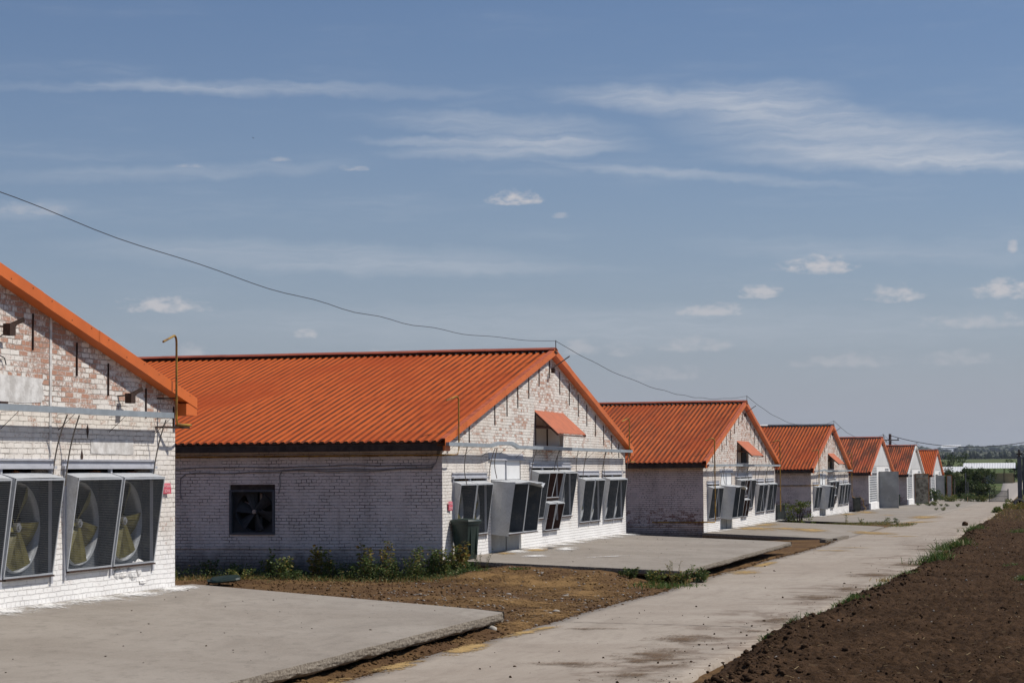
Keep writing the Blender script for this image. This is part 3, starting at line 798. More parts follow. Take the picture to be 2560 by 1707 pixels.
def soil_h(x, y):
    return float(soil_z(np.array([x]), np.array([y]))[0])
n = 15000
Yc = 19.5 + 75 * RNG.random(n) ** 1.9
near = RNG.random(n) < 0.17
Xc = soil_edge(Yc) + np.where(near, 0.15 + np.abs(RNG.normal(0, 0.35, n)), 0.2 + 6.0 * RNG.random(n))
rd = np.where(near, 0.012 + 0.040 * RNG.random(n) ** 3, 0.005 + 0.012 * RNG.random(n) ** 2 + np.where(RNG.random(n) < .06, 0.035 * RNG.random(n) ** 3, 0) + 0.00016 * (Yc - 20))
pts = np.stack([Xc, Yc, soil_z(Xc, Yc) + rd * 0.25], -1)
V, Fc = lumps(pts, rd, 0.75, (ICO1, ICO1F), 0.5)
tag(np_mesh('soil_clods', V, Fc, M['soil'], False), 'loose brown clods strewn over the tilled field', 'soil', kind='stuff')
# small pale stones turned up in the field
n = 150
Yc = 20 + 50 * RNG.random(n) ** 1.4
Xc = soil_edge(Yc) + 0.4 + 5.0 * RNG.random(n)
V, Fc = lumps(np.stack([Xc, Yc, soil_z(Xc, Yc) + .01], -1), .010 + .022 * RNG.random(n) ** 2, 0.6, (ICO1, ICO1F), 0.3)
tag(np_mesh('field_pebbles', V, Fc, M['stone'], False), 'small pale stones scattered in the tilled soil', 'pebbles', kind='stuff')
# a few crumbs rolled on to the road
pts, rd = [], []
for k in range(330):
    y = 20 + 60 * RNG.random() ** 1.8
    x = soil_edge(y) - 0.05 - abs(RNG.normal(0, 0.55))
    if RNG.random() < 0.25:
        x = 5.5 + 3.4 * RNG.random()
    r = 0.006 + 0.02 * RNG.random() ** 3
    pts.append((x, y, float(zr(y)) + r * 0.4))
    rd.append(r)
V, Fc = lumps(pts, rd, 0.7, (ICO1, ICO1F), 0.5)
tag(np_mesh('soil_crumbs', V, Fc, M['soil'], False), 'small crumbs of earth lying on the concrete road', 'soil', kind='stuff')
# straw on the field
sb = MB()
for k in range(620):
    y = 20 + 60 * RNG.random() ** 1.5
    x = soil_edge(y) + 0.2 + 5.5 * RNG.random()
    a = RNG.random() * 3.14
    L = 0.03 + 0.10 * RNG.random()
    z = soil_h(x, y) + 0.012
    sb.obox((x, y, z), (x + math.cos(a) * L, y + math.sin(a) * L, z + 0.03 * (RNG.random() - 0.3)), 0.005, 0.003, M['straw'])
tag(sb.build('straw'), 'dry straw stalks scattered on the tilled field', 'straw', kind='stuff')

n = 160
Yc = np.concatenate([14 + 15.5 * RNG.random(90), 44 + 17 * RNG.random(70)])
Xc = .2 + 4.6 * RNG.random(n)
Zc = np.where(Yc < 35, -1.70 - .37 * Xc / 4.98, -1.90 - .21 * Xc / 5.22)
V, Fc = lumps(np.stack([Xc, Yc, Zc + .004], -1), .005 + .014 * RNG.random(n) ** 2, 0.5, (ICO1, ICO1F), 0.5)
tag(np_mesh('grit', V, Fc, M['soil'], False), 'dark grit and crumbs lying on the concrete aprons', 'grit', kind='stuff')

def gz(x, y):
    return float(terrain_z(np.array([float(x)]), np.array([float(y)]))[0])
n = 1500
Yc = 30.5 + 12.3 * RNG.random(n)
Xc = 0.3 + 5.0 * RNG.random(n) - np.where(RNG.random(n) < .3, 2.5 * RNG.random(n), 0)
rd = 0.006 + 0.030 * RNG.random(n) ** 4
pts = np.stack([Xc, Yc, terrain_z(Xc, Yc) + .010 + rd * 0.2], -1)
V, Fc = lumps(pts, rd * .95, 0.42, (ICO1, ICO1F), 0.4)
tag(np_mesh('pebbles', V, Fc, M['stone'], False), 'small pale pebbles in the dirt between the first two aprons', 'pebbles', kind='stuff')
n = 7000
Yc = 30.3 + 12.6 * RNG.random(n)
Xc = -4.5 + 9.8 * RNG.random(n)
rd = 0.006 + 0.024 * RNG.random(n) ** 3
pts = np.stack([Xc, Yc, terrain_z(Xc, Yc) + .008 + rd * 0.2], -1)
k = np.concatenate([pts, np.stack([4.6 + .75 * RNG.random(1500), 15 + 15 * RNG.random(1500), np.zeros(1500)], -1)])
k[7000:, 2] = terrain_z(k[7000:, 0], k[7000:, 1]) + .004
rd = np.concatenate([rd, .006 + .03 * RNG.random(1500) ** 3])
ye = 20 + 54 * RNG.random(1800)
xe = np.array([road_x(v)[0] for v in ye]) + RNG.normal(0, .07, 1800)
k = np.concatenate([k, np.stack([xe, ye, zr(ye) - .005], -1)])
rd = np.concatenate([rd, .008 + .03 * RNG.random(1800) ** 3])
V, Fc = lumps(k, rd, 0.6, (ICO1, ICO1F), 0.5)
tag(np_mesh('dirt_crumbs', V, Fc, M['ground'], False), 'brown crumbs of earth on the bare dirt around the aprons', 'dirt', kind='stuff')
STONES = [(0.3, 44.34, .07), (0.45, 42.6, .055), (3.83, 38.74, .075), (4.7, 34.4, .11), (2.47, 42.3, .045), (2.72, 40.33, .05), (4.59, 37.08, .055), (2.71, 38.71, .06), (4.75, 33.77, .07), (4.44, 40.6, .045), (4.75, 30.25, .075), (2.3, 37.04, .05), (2.58, 37.4, .04), (3.15, 35.66, .05), (4.95, 35.6, .045)]
SLAB = ['pale flat stone in the dirt close to the weeds by the bin', 'small pale stone beside the bin weeds on bare dirt', 'largest pale oval stone in the middle of the dirt patch', 'long flat pale stone on the dirt near the road edge',
        'small stone just below the edge of the second apron', 'rounded stone halfway between the two aprons', 'pale stone on dirt right of the big oval stone', 'grey stone left of the big oval stone', 'upright lump of stone at the road edge of the dirt patch',
        'small stone near the weeds at the apron corner', 'dark lump lying at the road edge beside the first apron corner', 'pale stone near the far edge of the first apron', 'small pale stone paired with another by the first apron', 'flat stone on dirt above the first apron edge', 'small stone close to the road between apron and weeds']
for (x, y, r), lb in zip(STONES, SLAB):
    V, Fc = lumps([(0, 0, 0)], [r * .72], 0.5, (ICO2, ICO2F), 0.2)
    o = np_mesh('stone', V, Fc, M['stone'], True, (x, y, gz(x, y) + r * 0.08))
    tag(o, lb, 'stone', 'stones lying on the dirt between the aprons')
for (x, y, r, lb) in ((4.83, 29.55, .10, 'angular stone wedged under the corner of the first apron'), (4.98, 29.3, .085, 'pale broken stone lying just outside the first apron corner')):
    V, Fc = lumps([(0, 0, 0)], [r], 0.75, (ICO2, ICO2F), 0.3)
    tag(np_mesh('stone', V, Fc, M['stone'], False, (x, y, float(zr(y)) + 0.03)), lb, 'stone', 'stones under the first apron')
V, Fc = lumps([(0, 0, 0)], [.13], 0.9, (ICO2, ICO2F), 0.4)
tag(np_mesh('earth_clod', V, Fc, M['soil'], False, (8.6, 96.1, float(zr(96)) + .06)), 'single large earth clod lying on the far end of the road edge', 'clod')
cb = MB()
cb.obox((5.25, 72.9, -2.44), (5.50, 74.4, -2.38), 0.2, 0.10, M['slabedge'])
tag(cb.build('concrete_chunk'), 'broken concrete slab piece tipped at the near corner of the third apron', 'concrete block')
cb = MB()
cb.obox((5.0, 71.5, -2.44), (5.2, 71.9, -2.42), 0.25, 0.12, M['slabedge'])
tag(cb.build('stone_block'), 'rough stone block on the dirt left of the tipped concrete piece', 'stone')

# ------------------------------------------------------------------ loose stuff on the concrete
def patch(mb_list, cx, cy, rx, ry, rot, z_of, n=22, rings=5, lift=0.004):
    V, Fc, A = [], [], []
    ca, sa = math.cos(rot), math.sin(rot)
    for r in range(rings + 1):
        for k in range(n):
            a = 2 * math.pi * k / n
            q = r / rings
            x, y = math.cos(a) * rx * q, math.sin(a) * ry * q
            px, py = cx + x * ca - y * sa, cy + x * sa + y * ca
            V.append((px, py, z_of(px, py) + lift + 0.012 * (1 - q)))
            A.append(1 - q)
    for r in range(rings):
        for k in range(n):
            Fc.append((r * n + k, r * n + (k + 1) % n, (r + 1) * n + (k + 1) % n, (r + 1) * n + k))
    mb_list.append((V, Fc, A))

def build_patches(name, lst, mat, label, cat):
    V, Fc, A, k = [], [], [], 0
    for v, f, a in lst:
        V += v
        Fc += [tuple(i + k for i in q) for q in f]
        A += a
        k += len(v)
    o = np_mesh(name, V, Fc, mat, True)
    at = o.data.attributes.new('fade', 'FLOAT', 'POINT')
    at.data.foreach_set('value', np.array(A[:len(o.data.vertices)], dtype=np.float32))
    return tag(o, label, cat, kind='stuff')

def az1(x, y): return -1.70 + (-2.07 + 1.70) * (x + .02) / 5.0
def az2(x, y): return -1.90 + (-0.21) * x / 5.22
def az3(x, y): return -2.27 - 0.22 * (x - .22) / 5.14
def yz(x, y):
    t_ = min(max(x / 5.42, 0), 1)
    return float(zb(y)) * (1 - t_) + (float(zr(y)) + 0.004) * t_
def rz_(x, y): return float(zr(y))
G = []
patch(G, 0.45, 49.6, 0.35, 1.5, 0.0, az2); patch(G, 0.30, 47.3, 0.3, 0.7, 0.2, az2)
patch(G, 1.2, 82.0, 1.1, 2.2, 0.0, az3); patch(G, 0.9, 87.5, 0.6, 3.0, 0.0, az3); patch(G, 3.2, 83.0, 0.9, 2.4, 0.1, az3, lift=0.006); patch(G, 2.2, 83.6, 0.8, 1.6, 0.0, az3, lift=0.009)
patch(G, 5.75, 82.0, 0.9, 3.0, 0.3, lambda x, y: max(rz_(x, y), az3(x, y) if x < 5.36 else -9) + .004); patch(G, 7.2, 77.5, 0.7, 0.7, 0.0, rz_)
patch(G, 5.9, 104.0, 0.8, 3.4, -0.2, lambda x, y: max(rz_(x, y), yz(x, y)) + .004); patch(G, 5.4, 118.5, 1.0, 6.0, 0.0, lambda x, y: max(rz_(x, y), yz(x, y)) + .006)
patch(G, 0.8, 122.0, 0.6, 5.0, 0.0, yz); patch(G, 1.0, 131.0, 0.8, 5.5, 0.1, yz); patch(G, 3.0, 122.5, 0.5, 1.3, 0.0, yz)
patch(G, 5.75, 48.6, 0.45, 1.3, 0.1, rz_); patch(G, 5.65, 53.0, 0.22, 2.4, 0.0, rz_); patch(G, 6.2, 62.6, 0.8, 0.45, 0.0, rz_); patch(G, 6.6, 65.2, 0.9, 0.4, 0.0, rz_)
patch(G, 5.42, 26.6, 0.25, 1.4, 0.05, rz_); patch(G, 5.30, 23.9, 0.22, 1.0, 0.0, rz_); patch(G, 5.2, 21.2, 0.25, 1.3, 0.0, rz_); patch(G, 5.5, 29.6, 0.2, 1.4, -0.1, rz_)
build_patches('spilled_grain', G, M['grain'], 'yellow spilled grain lying in patches on the concrete', 'grain')
G = []
for y in np.arange(12.0, 29.3, 1.3):
    patch(G, 0.16, y, 0.50 + 0.2 * random.random(), 1.3, 0.0, az1)
for y in np.arange(48.5, 62.5, 1.6):
    patch(G, 0.22, y, 0.45 + 0.3 * random.random(), 1.6, 0.05, az2, lift=0.006)
patch(G, 1.0, 50.6, 0.5, 2.4, 0.15, az2, lift=0.008); patch(G, 1.2, 46.6, 0.45, 1.4, 0.0, az2, lift=0.008); patch(G, 2.7, 48.0, 0.14, 2.0, -0.35, az2, lift=0.008)
for y in np.arange(77.0, 95.0, 2.2):
    patch(G, 0.48, y, 0.35, 1.8, 0.0, az3, lift=0.013)
for y in list(np.arange(112, 129, 3.0)) + list(np.arange(144, 158, 3)) + list(np.arange(177, 188, 3)):
    patch(G, 0.35, y, 0.6, 2.4, 0.0, yz, lift=0.012)
build_patches('spilled_whitewash', G, M['lime'], 'white splashes of whitewash along the foot of the gable walls', 'whitewash')
G = []
for (x, y, a, b_) in ((2.6, 41.2, 2.0, 1.3), (4.0, 39.4, 1.2, 1.8), (4.7, 33.8, 0.7, 2.8), (4.9, 31.0, 0.5, 1.6), (3.4, 36.5, 1.6, 1.4), (1.2, 41.6, 1.2, 0.9), (4.8, 42.0, .7, 1.2)):
    patch(G, x, y, a, b_, 0.2, gz, n=28, rings=9, lift=0.012)
build_patches('chaff', G, M['chaff'], 'tan chaff trodden into the dirt between the aprons', 'chaff')

G = []
for (x, y, a, b_) in ((8.1, 25.8, .55, 1.6), (7.9, 28.6, .5, .9), (7.3, 24.6, .6, .5), (8.3, 23.2, .5, .7), (8.75, 32.4, .35, .9), (8.6, 38.8, .5, .9), (8.9, 41.6, .5, .9), (8.6, 30.2, .3, .5), (8.9, 47.5, .6, 1.2), (9.2, 53.0, .6, 1.4), (8.9, 64.0, .8, .9), (6.3, 30.2, .5, .25)):
    patch(G, x, y, a * 1.25, b_ * 1.25, 0.15, rz_, n=26, rings=8)
build_patches('mud_smears', G, M['mud'], 'brown mud smeared over the road along the field side', 'mud')

# ------------------------------------------------------------------ the sheds
WG, HE, HR = 19.41, 2.633, 5.096        # gable width, verge foot, ridge, verge projection
SLOPE = (HR - HE) / (WG / 2 + 0.35)
LEN = 46.0
def roof_z(y):
    yy = y if y <= WG / 2 else WG - y
    return HE + SLOPE * (yy + 0.35) - 0.045       # sheet mid surface

def wall_columns(mb, mat, us, opens, P, ztop, zbot=-0.55, depth=0.30, inward=None, rev=None):
    """wall plane with openings; P(u,z,d) maps to a point, d = depth behind the face"""
    cuts = sorted(set([us[0], us[1]] + [o[0] for o in opens] + [o[1] for o in opens] + list(us[2:])))
    for a, b in zip(cuts[:-1], cuts[1:]):
        mid = (a + b) / 2
        iv = sorted([(o[2], o[3]) for o in opens if o[0] < mid < o[1]])
        z0 = zbot
        for lo, hi in iv:
            if lo > z0 + 1e-6:
                mb.quad(P(a, z0, 0), P(b, z0, 0), P(b, lo, 0), P(a, lo, 0), mat)
            z0 = hi
        mb.quad(P(a, z0, 0), P(b, z0, 0), P(b, ztop(b), 0), P(a, ztop(a), 0), mat)
    for (a, b, lo, hi) in opens:
        r = rev or mat
        mb.quad(P(a, lo, 0), P(a, hi, 0), P(a, hi, depth), P(a, lo, depth), r)
        mb.quad(P(b, lo, 0), P(b, lo, depth), P(b, hi, depth), P(b, hi, 0), r)
        mb.quad(P(a, hi, 0), P(b, hi, 0), P(b, hi, depth), P(a, hi, depth), r)
        mb.quad(P(a, lo, 0), P(a, lo, depth), P(b, lo, depth), P(b, lo, 0), r)

def roof_sheets(mb, mat, side):
    """corrugated sheet for one slope: trapezoid waves along x, ribs running down the slope"""
    per, dep = 0.183, 0.036
    ya, yb = (-0.40, WG / 2) if side == 0 else (WG + 0.40, WG / 2)
    xs_ = []
    k = int(LEN / per) + 1
    for i in range(k):
        x = OH - 0.03 - i * per
        xs_ += [(x, dep), (x - 0.062, dep), (x - 0.112, 0), (x - 0.158, 0)]
    vs = []
    for (x, h) in xs_:
        for s, dz in ((0.0, 0), (0.46, 0), (0.465, -0.006), (1.0, -0.006)):
            y = ya + (yb - ya) * s
            z = HE + SLOPE * ((y if side == 0 else WG - y) + 0.35) - 0.065 + h + dz
            vs.append((x, y, z))
    fs = []
    for i in range(len(xs_) - 1):
        for j in range(3):
            a = i * 4 + j
            q = (a, a + 4, a + 5, a + 1)
            fs.append(q if side else q[::-1])
    mb.add(vs, fs, mat)

def fan(root, y0, y1, z0, z1, dt=0.21, db=0.035, screen=True, brown=False, seed=0, n_w=None, fine=False, dark_fan=False):
    """one wall fan: hooded sheet housing with a sloping front, wire guard, ring, six blades. Local: x out of the wall"""
    w, h = y1 - y0, z1 - z0
    cy, cz = (y0 + y1) / 2, (z0 + z1) / 2
    rs = random.Random(seed)
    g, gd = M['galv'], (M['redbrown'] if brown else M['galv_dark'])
    if dark_fan:
        g = gd = M['bladedark']  # dark colour variant of the whole fan, for the recess in the side wall
    t = 0.006
    hz_ = 0.0 if dark_fan else 0.065
    if not dark_fan and screen:
        dt += (rs.random() - .5) * .05
    hb = MB()
    # sheet sides (wedge), roof, foot; each a thin plate
    for yy, s in ((y0, 1), (y1, -1)):
        a = [(-0.28, yy, z0), (db, yy, z0), (dt, yy, z1), (-0.01, yy, z1 + hz_), (-0.28, yy, z1 + hz_)]
        b = [(p[0], p[1] + s * t, p[2]) for p in a]
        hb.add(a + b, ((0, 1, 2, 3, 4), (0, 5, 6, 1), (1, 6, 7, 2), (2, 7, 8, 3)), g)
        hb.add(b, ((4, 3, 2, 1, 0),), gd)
    bow = 0.012 * rs.random()
    for zz, x1, s in ((z1, dt, -1), (z0, db, 1)):
        n = 6
        tp = [(x, y0 + w * i / n, zz + ((bow * math.sin(math.pi * i / n) + (hz_ if x < 0 else 0)) if s == -1 else 0)) for i in range(n + 1) for x in (-0.01 if s == -1 else -0.28, x1)]
        lo = [(p[0], p[1], p[2] + s * t) for p in tp]
        fs = []
        for i in range(n):
            fs += [(2 * i, 2 * i + 2, 2 * i + 3, 2 * i + 1), (2 * (n + 1) + 2 * i + 1, 2 * (n + 1) + 2 * i + 3, 2 * (n + 1) + 2 * i + 2, 2 * (n + 1) + 2 * i)]
            fs.append((2 * i + 1, 2 * i + 3, 2 * (n + 1) + 2 * i + 3, 2 * (n + 1) + 2 * i + 1))
        hb.add(tp + lo, fs, g)
    # folded rim of the open front
    F = lambda y, q: Vector((db + (dt - db) * q, y, z0 + h * q))
    for p0, p1 in ((F(y0 + .012, 0), F(y0 + .012, 1)), (F(y1 - .012, 0), F(y1 - .012, 1)), (F(y0, 0.012), F(y1, 0.012)), (F(y0, .985), F(y1, .985))):
        hb.obox(p0 + Vector((.004, 0, 0)), p1 + Vector((.004, 0, 0)), 0.024, 0.010, g, up=(1, 0, 0))
    if not dark_fan:
        hb.obox((db + .012, y0 + .01, z0 - .012), (db + .012, y1 - .01, z0 - .012), 0.05, 0.022, M['rust'])
    # mounting plate with a round hole
    R = min(w, h) * 0.455
    n = 40
    inner = [(-0.15, cy + math.cos(2 * math.pi * k / n) * R, cz + math.sin(2 * math.pi * k / n) * R) for k in range(n)]
    outer = []
    for k in range(n):
        a = 2 * math.pi * k / n
        q = 1 / max(abs(math.cos(a)), abs(math.sin(a)))
        outer.append((-0.15, cy + math.cos(a) * q * (w / 2 - t), cz + math.sin(a) * q * (h / 2 - t)))
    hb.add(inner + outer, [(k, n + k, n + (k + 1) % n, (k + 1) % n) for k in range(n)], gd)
    housing = hb.build('exhaust_fan', root)
    rb = MB()
    vs = []
    for (rr, x) in ((R * 1.03, -0.145), (R, -0.10), (R * 0.985, -0.20), (R * 0.985, -0.38)):
        vs += [(x, cy + math.cos(2 * math.pi * k / n) * rr, cz + math.sin(2 * math.pi * k / n) * rr) for k in range(n)]
    rb.add(vs, [(r * n + k, r * n + (k + 1) % n, (r + 1) * n + (k + 1) % n, (r + 1) * n + k) for r in range(3) for k in range(n)], g if not brown else gd)
    rb.mats = [M['ringmetal'] if m_ is M['galv'] else m_ for m_ in rb.mats]
    rb.build('fan_ring', housing, smooth=True)
    bb = MB()
    a0 = rs.random() * 6.28
    for k in range(6):
        a = a0 + k * math.pi / 3
        vs = []
        for q in (0.10, 0.35, 0.7, 0.97):
            wd = R * (0.13 + 0.20 * q)
            tw = 0.75 - 0.35 * q
            for s in (-1, -0.3, 0.4, 1):
                off = wd * s
                ax = -0.19 + off * math.sin(tw) + 0.02 * (1 - s * s)
                tt = off * math.cos(tw)
                vs.append((ax, cy + math.cos(a) * R * q - math.sin(a) * tt, cz + math.sin(a) * R * q + math.cos(a) * tt))
        bb.add(vs, [(i * 4 + j, i * 4 + j + 1, (i + 1) * 4 + j + 1, (i + 1) * 4 + j) for i in range(3) for j in range(3)], M['redbrown'] if brown else (M['bladedark'] if dark_fan else M['blade']))
    bb.tube([(-0.24, cy, cz), (-0.10, cy, cz)], R * 0.11, M['hub'], 10)
    bb.tube([(-0.12, cy, cz), (-0.08, cy, cz)], R * 0.06, M['hub'], 8)
    bb.build('fan_rotor', housing, smooth=False)
    sbm = MB()
    sbm.obox((-0.36, cy + R * 0.15, z0), (-0.36, cy + R * 0.15, z1), 0.05, 0.03, M['hub'], up=(1, 0, 0))
    sbm.obox((-0.34, cy - R * .7, cz + R * .5), (-0.28, cy + R * .4, cz), 0.03, 0.03, M['hub'], up=(1, 0, 0))
    nl = 9
    for i in range(nl):
        za = z0 + h * i / nl
        sbm.quad((-0.42, y0, za), (-0.42, y1, za), (-0.46, y1, za + h / nl + .01), (-0.46, y0, za + h / nl + .01), M['black'])
    sbm.build('fan_shutter', housing)
    if screen:
        gb = MB()
        sp = 0.0235 if fine else 0.034
        r = 0.00075 if fine else 0.0006
        gm = M['rust'] if brown else M['wire']
        nh = int(math.hypot(h, dt - db) / sp)
        sag = [(rs.random() - .5) * 0.016 for _ in range(4)]
        def S(y, q):
            u = (y - y0) / w
            return F(y, q) + Vector((0.006 + 0.010 * math.sin(u * 3.14) * math.sin(q * 3.14 + sag[0] * 60), 0, (sag[1] * math.sin(u * 6.0 + q * 3) + sag[2] * math.sin(u * 3.1)) * 0.8))
        for i in range(nh + 1):
            q = i / nh
            for s in range(5):
                gb.obox(S(y0 + w * s / 5, q), S(y0 + w * (s + 1) / 5, q), r * 2, r * 2, gm, up=(1, 0, 0))
        nv = int(w / sp / (1.0 if fine else 1.6))
        for i in range(nv + 1):
            y = y0 + w * i / nv
            for s in range(4):
                gb.obox(S(y, s / 4), S(y, (s + 1) / 4), r * 0.25, r * 0.25, gm, up=(1, 0, 0))
        gb.build('fan_guard', housing)
    return housing

def pipe_hook(mb, x, y, ztop, zlow, tail, hookdir=(0.05, -0.5, -0.10), r=0.0165):
    """yellow vent pipe: tail at the foot, riser, bend and downturned tip"""
    pts = list(tail)
    pts += [(x, y, zlow + 0.06), (x, y, ztop - 0.10)]
    for k in range(1, 6):
        a = k / 6 * 2.1
        d = Vector(hookdir).normalized()
        pts.append((x + d.x * 0.10 * (1 - math.cos(a)), y + d.y * 0.10 * (1 - math.cos(a)), ztop - 0.10 + 0.10 * math.sin(a)))
    e = Vector(pts[-1])
    pts.append(tuple(e + Vector(hookdir)))
    mb.tube(pts, r, M['yellow'], 8)

def common(name, label, dx, t, z, roofm, frontm, sidem, openings, side_open=(), ridge=M['ridge'], verge=None, rods=(), lift=0.0):
    global HE, HR
    HE, HR = 2.633 + lift, 5.096 + lift
    root = thing(name, label, 'shed', (dx, t, z), 0, 'brick sheds in the row')
    verge = verge or M['trim']
    wb = MB()
    top = lambda y: roof_z(y) - 0.03
    wall_columns(wb, frontm, (0, WG, WG / 2), openings, lambda u, zz, d: (-d, u, zz), top, zbot=-0.45)
    wb.build('front_wall', root)
    sb_ = MB()
    wall_columns(sb_, sidem, (-LEN, 0), side_open, lambda u, zz, d: (u, d, zz), lambda u: roof_z(0) - 0.03, depth=0.25)
    # projecting plinth course
    sb_.box(-LEN, -0.002, -0.022, 0.01, 0.235, 0.285, sidem)
    sb_.build('side_wall', root)
    bw = MB()
    bw.quad((-LEN, WG, -.5), (0, WG, -.5), (0, WG, top(WG)), (-LEN, WG, top(WG)), sidem)
    bw.add([(-LEN, 0, -.5), (-LEN, WG, -.5), (-LEN, WG, top(WG)), (-LEN, WG / 2, top(WG / 2)), (-LEN, 0, top(0))], ((4, 3, 2, 1, 0),), sidem)
    bw.build('rear_wall', root)
    rb = MB()
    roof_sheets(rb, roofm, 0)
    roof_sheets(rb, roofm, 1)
    roof = rb.build('roof', root)
    # ridge cap: two folded flanges in lengths that overlap
    rc = MB()
    x = OH + 0.015
    k = 0
    while x > -LEN + 0.3:
        L = 1.9
        dz = 0.004 * (k % 2) + 0.003 * random.random()
        zt = HR + 0.052 + dz
        mm = ridge(x) if callable(ridge) else ridge
        for s in (-1, 1):
            yb, zb_ = WG / 2 + s * 0.21, zt - 0.21 * SLOPE - 0.012
            vs = [(x, WG / 2, zt), (x, yb, zb_), (x - L, yb, zb_), (x - L, WG / 2, zt), (x, WG / 2, zt - .008), (x, yb, zb_ - .02), (x - L, yb, zb_ - .02), (x - L, WG / 2, zt - .008)]
            rc.add(vs, ((0, 1, 2, 3), (7, 6, 5, 4), (1, 5, 6, 2), (0, 4, 5, 1)), mm)
        x -= L - 0.04
        k += 1
    rc.box(-LEN, OH - .05, WG / 2 - .10, WG / 2 + .10, HR - .06, HR - .005, M['wood'])
    rc.build('ridge_cap', roof)
    # eaves board and soffit
    eb = MB()
    for yy0, yy1 in ((-0.36, -0.33), (WG + .33, WG + .36)):
        eb.box(-LEN, OH - 0.03, yy0, yy1, HE - 0.265, HE - 0.11, M['wood'])
    for ya_, yb_ in ((-0.325, 0.0), (WG, WG + .325)):
        eb.box(-LEN, -0.002, ya_, yb_, HE - 0.245, HE - 0.225, M['wood'])
    eb.build('eaves_board', root)
    # verge flashings
    for side in (0, 1):
        vb = MB()
        Y = (lambda q: q) if side == 0 else (lambda q: WG - q)
        q0, q1 = -0.40, WG / 2 + (0.02 if side == 0 else 0.0)
        n = 6
        for i in range(n):
            a = q0 + (q1 - q0) * i / n - (0.05 if i else 0)
            b = q0 + (q1 - q0) * (i + 1) / n
            pr = 0.0035 * (i % 2) + 0.0015 * side
            za, zc = HE + SLOPE * (a + .35) + .008 + pr, HE + SLOPE * (b + .35) + .008 + pr
            xo, xi = OH + pr, OH - 0.12
            vs = [(xi, Y(a), za), (xi, Y(b), zc), (xo, Y(b), zc), (xo, Y(a), za), (xo, Y(b), zc - .16), (xo, Y(a), za - .16), (xo - .03, Y(b), zc - .16), (xo - .03, Y(a), za - .16)]
            fs = ((0, 1, 2, 3), (3, 2, 4, 5), (5, 4, 6, 7)) if side else ((3, 2, 1, 0), (5, 4, 2, 3), (7, 6, 4, 5))
            vb.add(vs, fs[1:], verge)
            vb.add(vs[:4], (fs[0],), M['trim_top'] if verge is M['trim'] else verge)
            for kk in range(3):
                yy = a + (b - a) * (kk + 0.5) / 3
                zz = HE + SLOPE * (yy + .35) - .03 - 0.07 * (kk % 2)
                vb.box(xo, xo + .006, Y(yy) - .007, Y(yy) + .007, zz - .007, zz + .007, M['screw'])
        # soffit board, closing the underside back to the wall
        za, zc = HE + SLOPE * (q0 + .35) - .145, HE + SLOPE * (q1 + .35) - .145
        vs = [(0.002, Y(q0), za), (0.002, Y(q1), zc), (OH - .004, Y(q1), zc), (OH - .004, Y(q0), za), (0.002, Y(q0), za + .02), (0.002, Y(q1), zc + .02), (OH - .004, Y(q1), zc + .02), (OH - .004, Y(q0), za + .02)]
        vb.add(vs, ((0, 3, 2, 1), (4, 5, 6, 7)), verge)
        # boxed eaves end
        y0_, y1_ = sorted((Y(-0.40), Y(0.0)))
        vb.box(-0.25 if side else OH - .05, OH - .006, y0_, y1_, HE - .270, HE - (.095 if side else .16), verge)
        vb.build('verge_flashing', roof)
    for (yy, ln) in rods:
        r = MB()
        zt = roof_z(yy) - 0.20
        r.box(0.002, 0.022, yy - .009, yy + .009, zt - ln, zt, M['rust'])
        r.build('anchor_rod', root)
    # ridge post carrying the overhead cable
    rp = MB()
    rp.tube([(0.20, WG / 2 - .02, HR - .12), (0.20, WG / 2 - .02, HR + .24)], 0.011, M['rust'], 6)
    rp.obox((0.205, WG / 2 - .16, HR - .06), (0.205, WG / 2 + .14, HR - .09), 0.03, 0.03, M['rust'], up=(1, 0, 0))
    rp.tube([(0.20, WG / 2 - .02, HR + .05), (0.20, WG / 2 + .05, HR - .06)], 0.007, M['rust'], 5)
    rp.build('cable_bracket', root)
    lb_ = MB()
    lb_.obox((0.10, WG / 2 - .02, HR - .50), (0.56, WG / 2 + .04, HR - .18), 0.028, 0.028, M['conduit'])
    lb_.box(0.08, 0.17, WG / 2 - .07, WG / 2 + .03, HR - .62, HR - .50, M['rust'])
    lb_.build('lamp_arm', root)
    return root

RODS = [(2.1, .42), (4.30, .52), (5.42, .56), (6.45, .58), (7.55, .58), (8.62, .50), (9.75, .50), (10.88, .60), (11.98, .60), (13.05, .62), (14.1, .60), (15.2, .60), (16.3, .58), (17.4, .55), (18.4, .42)]

